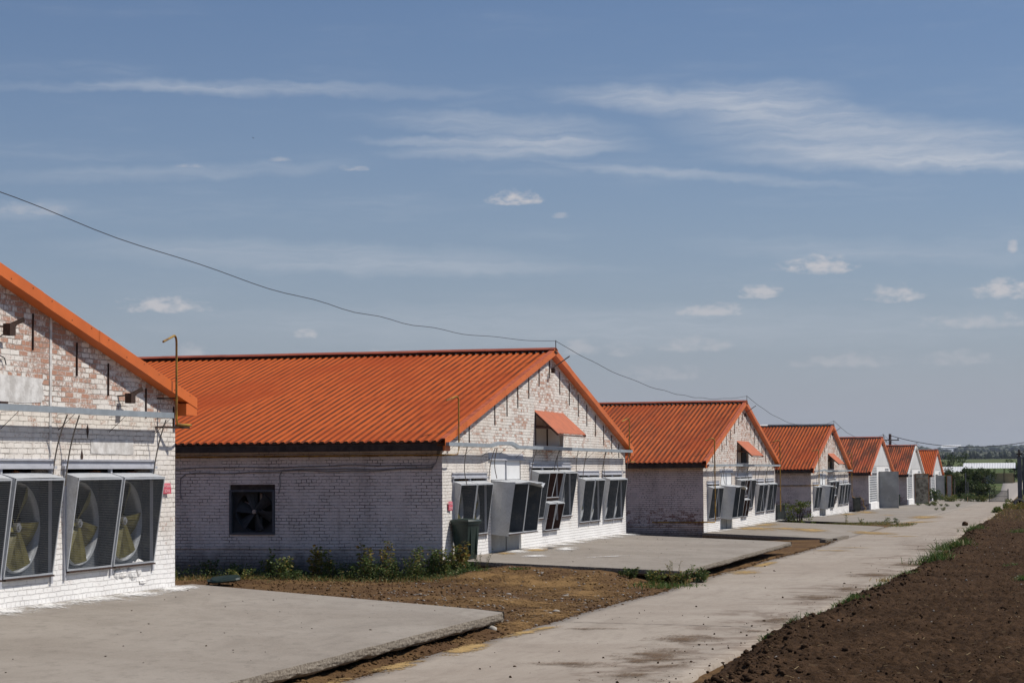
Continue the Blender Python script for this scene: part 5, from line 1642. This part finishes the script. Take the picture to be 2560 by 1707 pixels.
def weed(label, loc, h, w, n_st=5, leaf=0.055, mat='leaf', name='weed', group='weeds along the shed wall', dens=58, droop=.3):
    o = thing(name, label, 'weed', loc, 0, group)
    st = MB()
    P, D, L = [], [], []
    for s in range(n_st):
        a = RNG.random() * 6.28
        r = w * .5 * math.sqrt(RNG.random())
        hh = h * (0.55 + .45 * RNG.random())
        top = np.array([math.cos(a) * r, math.sin(a) * r, hh])
        base = top * np.array([.25, .25, 0])
        mid = (base + top) / 2 + RNG.normal(0, .03, 3)
        st.tube([base, mid, top], .006, M['stem'], 5, .002)
        for k in range(dens):
            q = .12 + .88 * RNG.random() ** .8
            p = base * (1 - q) ** 2 + 2 * mid * q * (1 - q) + top * q * q
            d = np.array([RNG.normal(), RNG.normal(), .35 - droop * 2 * RNG.random()])
            dist = leaf * (.2 + .9 * RNG.random()) * (1.25 - .7 * q)
            dn = d / np.linalg.norm(d)
            P.append(p + dn * dist)
            D.append(d)
            L.append(leaf * 1.25 * (.6 + .8 * RNG.random()))
    st.build('stem', o)
    V, F_ = leaf_cloud(np.array(P), np.array(D), np.array(L), .55)
    np_mesh('foliage', V, F_, M[mat], False, parent=o)
    return o

def tuft(label, loc, h, w, n=110, mat='grassblade', group='grass tufts along the field edge', name='grass_tuft', zf=None):
    P = np.stack([RNG.normal(0, w * .3, n), RNG.normal(0, w * .3, n), np.zeros(n)], -1)
    D = np.stack([RNG.normal(0, .45, n), RNG.normal(0, .45, n), np.ones(n)], -1)
    D /= np.linalg.norm(D, axis=1, keepdims=True)
    L = h * (.5 + .6 * RNG.random(n))
    S = np.cross(D, RNG.normal(size=(n, 3)))
    S /= np.linalg.norm(S, axis=1, keepdims=True)
    wd = (.004 + .004 * RNG.random(n) + h * .008)[:, None]
    mid = P + D * L[:, None] * .55
    bend = D.copy()
    bend[:, 2] -= .7
    tip = mid + bend / np.linalg.norm(bend, axis=1, keepdims=True) * L[:, None] * .45
    V = np.stack([P - S * wd, P + S * wd, mid + S * wd * .7, mid - S * wd * .7, tip], 1).reshape(-1, 3)
    i = np.arange(n) * 5
    tri = np.concatenate([np.stack([i, i + 1, i + 2], -1), np.stack([i, i + 2, i + 3], -1), np.stack([i + 3, i + 2, i + 4], -1)])
    if zf is not None:
        base = np.repeat(zf(P[:, 0] + loc[0], P[:, 1] + loc[1]) - loc[2], 5)
        V[:, 2] += base
    o = np_mesh(name, V, tri, M[mat], False, loc)
    return tag(o, label, 'grass', group)

def px_x(px): return .32 - (1108 - px) * .00905
WEEDS = [
    (678, 42.2, .58, .34, 4, .06, 'leaf', 'tall slim weed left of centre along the shady brick wall'),
    (728, 41.9, .42, .62, 8, .055, 'leaf', 'low bushy green weed just right of the slim tall one'),
    (800, 42.2, .66, .30, 4, .075, 'leafdry', 'yellow-leaved tall weed against the middle of the shady wall'),
    (836, 42.1, .60, .34, 4, .06, 'leaf', 'green weed leaning beside the yellow-leaved one'),
    (880, 41.9, .34, .6, 7, .045, 'leafdark', 'low dark weed clump between the two tall weed pairs'),
    (922, 42.2, .80, .26, 4, .065, 'leafdry', 'tallest spiky weed with drooping pale leaves by the wall'),
    (950, 41.9, .46, .7, 9, .05, 'leafdark', 'dense dark weed clump right of the tallest spike'),
    (974, 42.2, .74, .28, 4, .06, 'leafdry', 'second tall drooping weed right of the tallest spike'),
    (1006, 41.9, .44, .7, 8, .05, 'leafdark', 'wide low weed clump with straw-coloured stalks at its foot'),
    (1046, 42.0, .56, .6, 8, .05, 'leaf', 'green weed clump left of the bin weeds'),
    (1078, 42.2, .66, .5, 8, .055, 'leafdark', 'tall dark weed at the shed corner next to the bin'),
    (1104, 42.4, .52, .5, 7, .055, 'leaf', 'green weed clump in the sun at the very corner of the shed'),
    (520, 42.3, .36, .4, 5, .05, 'leafdark', 'dark weed in the deep shade above the loose bin lid'),
    (588, 42.3, .30, .4, 5, .05, 'leafdark', 'dark weed in the shade right of the loose bin lid'),
    (450, 41.6, .24, .3, 5, .05, 'leaf', 'small weed at the corner where the first shed meets the shady wall'),
    (640, 41.5, .22, .6, 7, .04, 'leaf', 'low spreading weed in front of the slim tall one'),
    (770, 41.4, .20, .6, 7, .04, 'leafdark', 'low spreading weed in front of the yellow-leaved one'),
]
for (px, y, h, w, ns, lf, mt, lb) in WEEDS:
    x = px_x(px)
    weed(lb, (x, y, gz(x, y) - .02), h * 1.2, w, ns + 1, lf * .9, mt)
weed('yellowing weed growing in front of the green lidded bin', (.42, 43.15, -2.25), .78, .36, 7, .075, 'leafdry')
weed('thin twiggy weed at the near corner of the second apron by the bin', (1.0, 42.95, -2.2), .62, .5, 9, .022, 'leafdark', dens=22)
weed('dark weed below the bin at the apron corner', (.75, 42.6, -2.25), .34, .6, 9, .05, 'leafdark')
# ground cover under the wall
n = 13000
X = np.where(RNG.random(n) < .62, RNG.uniform(-4.6, .9, n), RNG.uniform(-7.5, .9, n))
Y = 42.95 - np.abs(RNG.normal(0, .70, n))
P = np.stack([X, Y, terrain_z(X, Y) + .42 * RNG.random(n) ** 1.3 * np.clip(fbm(X * 1.6, Y * 1.2, 4, 77) * 2.2 + .45, .06, 1.1)], -1)
D = np.stack([RNG.normal(size=n), RNG.normal(size=n), np.abs(RNG.normal(size=n)) * .5 + .2], -1)
V, F_ = leaf_cloud(P, D, .025 + .04 * RNG.random(n), .45)
tag(np_mesh('weeds', V, F_, M['leafdark'], False), 'low green weeds carpeting the foot of the shady wall', 'weeds', kind='stuff')
n = 2600
X = RNG.uniform(-6.5, .5, n)
Y = 42.1 - np.abs(RNG.normal(0, .6, n))
P = np.stack([X, Y, terrain_z(X, Y)], -1)
D = np.stack([RNG.normal(size=n), RNG.normal(size=n), .5 + RNG.random(n)], -1)
V, F_ = leaf_cloud(P, D, .07 + .09 * RNG.random(n), .07)
tag(np_mesh('dry_grass', V, F_, M['drygrass'], False), 'dry yellow grass at the front edge of the wall weeds', 'grass', kind='stuff')

# weeds at the near corner of the second apron
g2 = 'weeds at the near corner of the second apron'
CORNER = [(4.2, 42.9, .26, .5, 8, .04, 'leafdark', 'low dark weed under the near edge of the second apron'), (4.8, 42.6, .30, .55, 9, .045, 'leaf', 'green weed left of the apron corner'),
          (5.35, 42.9, .42, .5, 8, .045, 'leaf', 'bushy weed right at the apron corner'), (5.5, 43.9, .36, .5, 8, .045, 'leafdark', 'dark weed against the front edge of the second apron'),
          (5.3, 42.2, .62, .4, 6, .02, 'leafdry', 'tall twiggy dry weed rising above the apron corner'), (5.45, 45.0, .24, .4, 6, .04, 'leafdry', 'yellowish weed farther along the apron front edge')]
for (x, y, h, w, ns, lf, mt, lb) in CORNER:
    weed(lb, (x, y, gz(x, y)), h, w, ns, lf, mt, group=g2)
for (x, y, h, w, lb) in ((5.2, 41.2, .16, .9, 'grass tuft on the dirt in front of the apron corner weeds'), (4.9, 41.8, .14, .8, 'flat grass tuft left of the apron corner weeds'), (5.5, 42.3, .17, .6, 'green grass tuft between road edge and apron corner'),
                         (1.2, 42.2, .08, .5, 'small grass patch on the dirt by the bin weeds'), (1.9, 42.4, .07, .4, 'tiny grass patch below the second apron edge')):
    tuft(lb, (x, y, gz(x, y)), h, w, 150, group='grass tufts on the dirt by the aprons')
TUFTS = [(9.62, 63.5, .34, 1.1, 320, 'tallest grass tuft on the field edge halfway along the road'), (9.70, 53.0, .34, .9, 300, 'bushy grass tuft on the field edge, next nearer than the tallest'), (9.5, 46.0, .13, .5, 140, 'small dull grass tuft beside the straw on the field edge'),
         (9.40, 40.6, .13, .35, 120, 'small grass tuft above the crumbs of earth on the road'), (9.33, 36.0, .13, .6, 170, 'low bright grass strip on the field edge'), (9.12, 33.2, .11, .4, 120, 'small bright grass patch on the field edge near the big clods'),
         (9.02, 30.9, .13, .25, 70, 'thin grass sprig on the soil bank'), (8.98, 28.4, .10, .16, 40, 'thin grass sprig nearest the camera on the soil bank'), (9.35, 84.0, .28, 1.0, 160, 'grass patch at the far field edge before the earth clod'),
         (11.71, 50.3, .10, .4, 70, 'faint grass patch out in the tilled soil'), (12.1, 43.3, .14, .5, 110, 'grass patch at the right border of the tilled soil'), (11.2, 79.0, .2, .8, 110, 'far grass patch inside the tilled soil')]
edge_z = lambda X, Y: np.maximum(soil_z(X, Y), zr(Y))
for (x, y, h, w, n, lb) in TUFTS:
    tuft(lb, (x + .12, y, soil_h(x + .12, y)), h * 1.15, w * .8, int(n * 1.15), zf=edge_z)
tuft('dry straw-coloured tuft on the field edge', (9.5, 44.6, soil_h(9.5, 44.6)), .14, .6, 140, 'drygrass')
tuft('dry straw-coloured tuft under the tall field-edge grass', (9.72, 58.0, soil_h(9.72, 58.0)), .12, .6, 140, 'drygrass')

# grass strip between the third apron and the yard
n = 5200
X = RNG.uniform(.6, 6.3, n)
Y = RNG.uniform(92.3, 99.4, n)
zt = np.where(X > 5.36, zr(Y), terrain_z(X, Y) + .12)
P = np.stack([X, Y, zt], -1)
D = np.stack([RNG.normal(size=n), RNG.normal(size=n), .8 + RNG.random(n)], -1)
L = (.06 + .10 * RNG.random(n))
V, F_ = leaf_cloud(P, D, L, .10)
kk = RNG.random(n) < .55
F1 = F_[kk]
tag(np_mesh('dry_grass', V[F1].reshape(-1, 3), np.arange(len(F1) * 4).reshape(-1, 4), M['drygrass'], False), 'dry grass strip between the third and fourth sheds', 'grass', kind='stuff')
F1 = F_[~kk]
tag(np_mesh('grass', V[F1].reshape(-1, 3), np.arange(len(F1) * 4).reshape(-1, 4), M['grassblade'], False), 'green grass mixed into the dry strip between the third and fourth sheds', 'grass', kind='stuff')
eb = MB()
eb.box(.6, 6.1, 92.1, 99.3, -2.75, -2.57, M['ground'])
tag(eb.build('ground'), kind='structure')
g3 = 'weeds in the concrete joints'
for (x, y, h, w, ns, lf, mt, lb) in ((3.2, 96.5, .75, .3, 3, .05, 'leaf', 'tall single weed in the dry grass strip'), (3.9, 96.8, .4, .3, 3, .05, 'leaf', 'shorter weed right of the tall one in the dry strip'), (5.0, 97.5, .4, .5, 4, .05, 'leaf', 'spreading weed near the right end of the dry strip'), (5.5, 97.3, .35, .5, 4, .05, 'leafdark', 'weed at the right end of the dry strip'),
                                     (1.4, 172.0, .26, .6, 8, .05, 'leafdark', 'weed at the left end of the crack before the rusty door'), (2.2, 171.5, .36, .8, 14, .055, 'leafdark', 'dense dark weed in the crack before the rusty door'), (2.8, 170.8, .46, .6, 12, .065, 'leaf', 'broad-leaved bright weed in the crack'), (3.3, 169.8, .22, .4, 6, .045, 'leafdark', 'small weed right of the broad-leaved one'), (3.85, 169.2, .26, .45, 8, .045, 'leafdark', 'round weed alone on the concrete crack'), (4.7, 167.8, .26, .5, 8, .045, 'leaf', 'last weed at the right end of the crack'),
                                     (4.85, 146.0, .26, .6, 9, .045, 'leaf', 'weed growing alone in the yard concrete'), (4.3, 146.3, .2, .4, 5, .04, 'leafdark', 'small weed left of the lone yard weed')):
    weed(lb, (x, y, yz(x, y) if y > 99 else -2.57), h, w, ns, lf, mt, group=g3, dens=26)

# leafy bush by the third shed
def bush(name, label, cat, loc, h, w, n, lf, mat, group=None, trunk=.03, d=None):
    o = thing(name, label, cat, loc, 0, group)
    tb = MB()
    ends = []
    for k in range(7):
        a = RNG.random() * 6.28
        r = w * .33 * RNG.random()
        e = np.array([math.cos(a) * r, math.sin(a) * r * (d or w) / w, h * (.6 + .35 * RNG.random())])
        tb.tube([(e[0] * .15, e[1] * .15, 0), tuple(e * np.array([.6, .6, .55])), tuple(e)], trunk, M['bark'], 6, trunk * .3)
        ends.append(e)
    tb.build('trunk', o)
    nc = max(14, int(n / 90))
    C = np.stack([RNG.normal(0, w * .24, nc), RNG.normal(0, (d or w) * .24, nc), h * (.12 + .80 * RNG.random(nc))], -1)
    k = RNG.integers(0, nc, n)
    q = RNG.normal(size=(n, 3))
    q /= np.linalg.norm(q, axis=1, keepdims=True)
    rr = (w * .17) * (.4 + .6 * RNG.random((nc, 1)))[k] * RNG.random((n, 1)) ** .45
    P = C[k] + q * rr
    P[:, 2] = np.clip(P[:, 2], .02, None)
    V, F_ = leaf_cloud(P, q + RNG.normal(0, .7, (n, 3)), lf * (.6 + .8 * RNG.random(n)), .6)
    np_mesh('crown', V, F_, M[mat], False, parent=o)
    return o
bush('leafy_bush', 'bright yellow-green bush beside the dusty open bin', 'bush', (1.0, 96.6, -2.72), 1.35, 1.5, 1500, .07, 'leafbush')
# thicket closing the row
TH = [(.3, 238, 3.6, 3.0, 'narrow dark tree next to the farthest shed'), (1.6, 236, 3.3, 2.8, 'dark leafy tree left in the thicket'), (2.9, 237, 3.5, 3.0, 'dark leafy tree in the middle of the thicket'), (4.2, 235, 3.3, 2.6, 'rounded dark tree at the right end of the thicket'), (2.2, 231, 2.2, 2.2, 'lower bush in front of the thicket behind the pale post'), (4.0, 230, 1.7, 2.2, 'low bush by the gate end of the thicket')]
for (x, y, h, w, lb) in TH:
    bush('tree', lb, 'tree', (x, y, -3.4), h, w, 3600, .17, 'treeleaf', 'trees of the thicket behind the farthest shed', .06)
for (x, y, h, w, lb) in ((.9, 203, 1.2, 1.6, 'dark weed bush before the grey open door of the farthest shed'), (2.0, 206, .6, 1.8, 'low weeds at the foot of the thicket'), (3.6, 210, .7, 2.0, 'low weeds along the fence left of the gate'), (4.9, 208, .55, 1.2, 'yellowish weeds just left of the gate')):
    bush('weed_bush', lb, 'bush', (x, y, float(yz(x, y))), h, w, 900, .12, 'leafdark' if h > .6 else 'leaf', 'weed bushes at the end of the row', .015)
for (x, y, h, w, lb, mt) in ((9.5, 158, .75, 1.2, 'green bush in front of the old tyre', 'leaf'), (8.9, 152, .6, 1.2, 'green weed bush at the road edge near the tyre', 'leaf'), (8.8, 137, .35, .9, 'small green weed bush on the road edge', 'leafbush'), (9.8, 146, .5, 1.6, 'grassy bush between tyre and tilled soil', 'leafdry'), (10.6, 150, .9, 1.6, 'brownish dry bush beside the tyre', 'leafdry')):
    bush('weed_bush', lb, 'bush', (x, y, float(zr(y)) - .05), h, w, 900, .10, mt, 'weed bushes by the old tyre', .015)
n = 2600
X = RNG.uniform(8.6, 16, n)
Y = RNG.uniform(98, 158, n)
P = np.stack([X, Y, np.array(soil_z(X, Y)) + .01], -1)
D = np.stack([RNG.normal(size=n), RNG.normal(size=n), .5 + RNG.random(n)], -1)
V, F_ = leaf_cloud(P, D, .10 + .16 * RNG.random(n), .10)
tag(np_mesh('dry_grass', V, F_, M['drygrass'], False), 'dry grass at the far end of the tilled field', 'grass', kind='stuff')
n = 5000
X = RNG.uniform(-3, 14, n)
Y = RNG.uniform(206, 250, n)
ok = ~((X > 5.2) & (X < 8.0))
X, Y = X[ok], Y[ok]
P = np.stack([X, Y, terrain_z(X, Y)], -1)
D = np.stack([RNG.normal(size=len(X)), RNG.normal(size=len(X)), .5 + RNG.random(len(X))], -1)
V, F_ = leaf_cloud(P, D, .12 + .2 * RNG.random(len(X)), .16)
tag(np_mesh('grass', V, F_, M['grassblade'], False), 'green grass on both sides of the path beyond the gate', 'grass', kind='stuff')

# ------------------------------------------------------------------ far end: gate, posts, tyre, panel, poles, sheds
gt = thing('metal_gate', 'low dark barred metal gate across the end of the road', 'gate', (5.75, 207.5, -3.27))
b = MB()
for i in range(17):
    b.box(.01 + i * .105, .065 + i * .105, -.015, .015, .06, 1.12, M['gate'])
for zz in (.10, .55, 1.10):
    b.box(0, 1.72, -.012, .012, zz - .016, zz + .016, M['gate'])
b.build('leaf', gt)
for xx, w in ((-.03, .05), (1.76, .10)):
    p = MB()
    p.box(xx - w / 2, xx + w / 2, -.04, .04, -.05, 1.26, M['gate'])
    p.build('gate_post', gt)
b = MB()
for i in range(14):
    b.box(-.15 - i * .12, -.135 - i * .12, -.008, .008, .05, 1.0, M['gate'])
b.box(-1.85, -.05, -.012, .012, .95, .98, M['gate'])
b.box(-1.85, -.05, -.012, .012, .08, .11, M['gate'])
b.build('side_panel', gt)
for (x, y, h, m_, lb) in ((2.2, 212, 2.3, 'post', 'pale leaning post in front of the thicket'), (3.15, 215, 2.9, 'greypanel', 'thin grey pole against the thicket'), (3.4, 214, 2.0, 'greypanel', 'shorter dark pole beside the thin grey one'), (3.75, 205, .6, 'straw', 'short pale stake among the weeds by the road end')):
    b = MB()
    b.tube([(0, 0, -.2), (.04, 0, h)], .045, M[m_], 8)
    o = b.build('fence_post')
    o.location = (x, y, -3.32)
    tag(o, lb, 'post', 'posts before the thicket')
ty = MB()
prof = [(.26, -.13), (.30, -.16), (.42, -.165), (.47, -.12), (.485, 0), (.47, .12), (.42, .165), (.30, .16), (.26, .13)]
ty.lathe(prof, M['tyre'], n=32)
to = ty.build('old_tyre', smooth=True)
to.location = (9.75, 152.5, -2.62)
to.rotation_euler = (rad(62), 0, rad(25))
tag(to, 'big black tyre leaning in the weeds at the far right road edge', 'tyre')
pn_ = thing('sheet_metal_fence', 'grey corrugated sheet fence rising at the right border behind the tyre', 'fence', (9.86, 160.0, -2.95))
b = MB()
vs = []
for i in range(60):
    xx = i * .06
    vs += [(xx, .02 * (i % 2), .95), (xx, .02 * (i % 2), 3.7)]
b.add(vs, [(2 * i, 2 * i + 2, 2 * i + 3, 2 * i + 1) for i in range(59)], M['greypanel'])
b.build('sheet', pn_)
b = MB()
b.box(-.36, -.04, -.10, .12, -.1, 3.75, M['greypanel'])
b.box(-.14, .0, -.05, .05, .85, .95, M['rust'])
b.build('fence_post', pn_)
b = MB()
b.tube([(-.22, 0, 3.7), (-.22, 0, 4.35)], .06, M['rust'], 6)
b.box(-.42, .0, -.06, .06, 3.95, 4.05, M['rust'])
b.build('insulator_arm', pn_)

up_ = thing('utility_pole', 'brown wooden utility pole rising behind the shed roofs', 'pole', (-2.26, 190.0, -3.4))
b = MB()
b.tube([(0, 0, -.3), (0, 0, 6.55)], .16, M['post'], 10, .12)
b.build('pole', up_)
b = MB()
b.box(-.8, .8, -.05, .05, 5.95, 6.03, M['rust'])
for xx in (-.7, .7):
    b.box(xx - .04, xx + .04, -.04, .04, 6.03, 6.18, M['rust'])
b.box(.25, .42, -.05, .05, 4.75, 4.95, M['rust'])
b.build('crossarm', up_)

def cable(name, label, p0, p1, sag, r=.011, n=46, wig=.0, group='overhead cables'):
    p0, p1 = Vector(p0), Vector(p1)
    pts = []
    for i in range(n + 1):
        q = i / n
        p = p0.lerp(p1, q)
        p.z -= 4 * sag * q * (1 - q)
        p.z += wig * math.sin(q * 47 + 1.3 * math.sin(q * 11)) * min(1, 6 * q * (1 - q))
        pts.append(p)
    c = MB()
    c.tube(pts, r, M['cable'], 5)
    return tag(c.build(name), label, 'cable', group)
RP = [(0.2 + dx, t_ + WG / 2 - .02, z_ + 5.096 + .22 + (.23 if t_ == T1 else 0)) for dx, t_, z_ in ((0, T1, -1.70), (0, 43.325, -1.905), (.245, 75.41, -2.285), (.1, 109.73, -2.555), (.08, 142.82, -2.80), (.23, 175.56, -3.04), (.15, 208.06, -3.18))]
names = ['wavy black cable from the nearest shed to the ridge with the side wall fan', 'black cable sagging to the ridge of the third shed', 'black cable sagging to the ridge of the fourth shed', 'thin cable sagging to the first white gabled shed', 'thin cable between the white gabled sheds', 'thin cable to the farthest ridge']
for k in range(6):
    cable('overhead_cable', names[k], RP[k], RP[k + 1], (.59, .62, .72, .7, .6, .5)[k], (.006, .0075, .009, .011, .012, .012)[k], wig=(.020, .016, .012, .01, 0, 0)[k])
cable('overhead_cable', 'long black cable swinging from the utility pole out over the road', (-2.2, 190, 3.0), (13.4, 158, 2.6), 1.05, .028)
cable('overhead_cable', 'short cable from the utility pole to the nearest ridge', (-2.2, 190, 2.75), (RP[4][0], RP[4][1], RP[4][2]), .5, .018)

def open_shed(label, x0, x1, y, ze, zr_, zg, wall=True):
    o = thing('open_shed', label, 'shed', (x0, y, zg), 0, 'far white-roofed sheds')
    L = x1 - x0
    r = MB()
    D_ = 7.0
    n = 40
    vs = []
    for i in range(n + 1):
        xx = -.3 + (L + .6) * i / n
        hh = .05 * (i % 2)
        vs += [(xx, -.6, ze - zg + hh), (xx, D_ / 2, zr_ - zg + hh), (xx, D_ + .6, ze - zg + hh)]
    r.add(vs, [(3 * i + j, 3 * i + 3 + j, 3 * i + 4 + j, 3 * i + 1 + j) for i in range(n) for j in (0, 1)], M['shedroof'])
    for xx in (-.28, L + .28):
        r.add([(xx, -.5, ze - zg - .05), (xx, D_ / 2, zr_ - zg - .08), (xx, D_ + .5, ze - zg - .05)], ((0, 1, 2),), M['blue'])
    r.build('roof', o)
    for i in range(6):
        for yy in (0, D_):
            p = MB()
            xx = L * i / 5
            p.box(xx - .06, xx + .06, yy - .06, yy + .06, -.1, ze - zg, M['rust'])
            p.build('post', o)
    if wall:
        for q0, q1, y0, y1, hh, mm in ((.40, .62, -.1, .05, 2.1, 'greywall'), (.60, .985, .06, .22, 2.15, 'ochre'), (0, .4, .06, .22, 2.0, 'greywall'), (.6, .99, D_ - .2, D_ - .1, 1.4, 'ochre')):
            w_ = MB()
            w_.box(L * q0, L * q1, y0, y1, 0, hh, M[mm])
            w_.build('wall', o)
    return o
open_shed('white-roofed open shed with grey and ochre walls beyond the gate', -8.4, 2.0, 460, -.02, 1.15, -3.2)
open_shed('low white-roofed shed half hidden behind the thicket', -24, -12.0, 520, -.85, .45, -3.4, False)
for (x, y, h, w, lb) in ((4.2, 470, 3.6, 4.5, 'dark bush right of the white-roofed open shed'), (3.4, 500, 4.5, 6, 'larger dark tree behind the white-roofed shed'), (-17, 560, 5.0, 9, 'bushy tree at the left border of the pasture'), (7.5, 480, 3.5, 5, 'dark tree by the sheet metal fence far behind')):
    bush('tree', lb, 'tree', (x, y, gz(x, y) - .3), h, w, 1500, .4, 'treeleaf', 'trees around the far sheds', .1)

# far woods: one mass of crowns
Vs, Fs, k = [], [], 0
for i in range(3000):
    x = RNG.uniform(-620, 420)
    y = 2500 + RNG.uniform(0, 220)
    h = 5.0 + 5.0 * RNG.random() ** 1.5 + 2.5 * float(fbm(np.array([x / 40]), np.array([0.3]), 3, 4)[0])
    w = 2.0 + 2.2 * RNG.random()
    q = ICO2 * (1 + .8 * (RNG.random((len(ICO2), 1)) - .5))
    q = q * np.array([w, w, h * .58]) + np.array([x, y, 10.8 + h * .42])
    Vs.append(q)
    Fs.append(ICO2F + k)
    k += len(ICO2)
tag(np_mesh('woods', np.concatenate(Vs), np.concatenate(Fs), M['farleaf'], False), 'dark belt of distant woods across the pasture', 'woods', kind='stuff')
Vs, Fs, k = [], [], 0
for i in range(1500):
    x = RNG.uniform(-1400, 700)
    y = 5200 + RNG.uniform(0, 900)
    if -360 < x < -250 and y < 6010:
        continue
    h = 7 + 6 * RNG.random()
    w = 8 + 9 * RNG.random()
    q = ICO1 * (1 + .4 * (RNG.random((len(ICO1), 1)) - .5))
    q = q * np.array([w, w, h]) + np.array([x, y, gz(x, y) + h * .4])
    Vs.append(q)
    Fs.append(ICO1F + k)
    k += len(ICO1)
tag(np_mesh('hill_woods', np.concatenate(Vs), np.concatenate(Fs), M['farleaf'], False), 'blue-green woods along the crest of the far hills', 'woods', kind='stuff')
gh = MB()
for i in range(9):
    x0 = -330 + i * 6
    gh.add([(x0, 5980, 59), (x0 + 5.6, 5980, 59), (x0 + 5.6, 6040, 67), (x0, 6040, 67), (x0, 5980, 56), (x0 + 5.6, 5980, 56)], ((0, 1, 2, 3), (4, 5, 1, 0)), M['whitesheet'])
tag(gh.build('greenhouse_row'), 'bright white strip of greenhouses on the far hill crest', 'greenhouse')

# a bird crossing the sky
bd = MB()
bd.add([(-.14, 0, 0), (0, -.03, .03), (.16, 0, .01), (0, .03, .03), (0, 0, -.04)], ((0, 1, 4), (1, 2, 4), (2, 3, 4), (3, 0, 4), (0, 3, 1), (1, 3, 2)), M['cable'])
bd.add([(.04, -.02, .02), (-.06, -.02, .02), (-.06, -.20, .10), (-.10, -.36, .04)], ((0, 1, 2), (1, 3, 2)), M['cable'])
bd.add([(.04, .02, .02), (-.06, .02, .02), (-.06, .20, .10), (-.10, .36, .04)], ((2, 1, 0), (2, 3, 1)), M['cable'])
bo = bd.build('bird')
bo.location = (-107.9, 300.0, 51.9)
tag(bo, 'small dark bird flying high in the blue sky', 'bird')

# ------------------------------------------------------------------ air
hzm = bpy.data.materials.new('haze')
hzm.use_nodes = True
hn = NT(hzm.node_tree)
hzm.node_tree.nodes.clear()
out = hn.n('ShaderNodeOutputMaterial')
vol = hn.n('ShaderNodeVolumePrincipled', {'Color': (0.80, 0.87, 1.0, 1), 'Density': 0.000045, 'Anisotropy': 0.3})
hzm.node_tree.links.new(vol.outputs[0], out.inputs['Volume'])
hb = MB()
hb.box(-6500, 4500, -200, 7400, -8, 120, hzm)
tag(hb.build('haze'), kind='stuff')
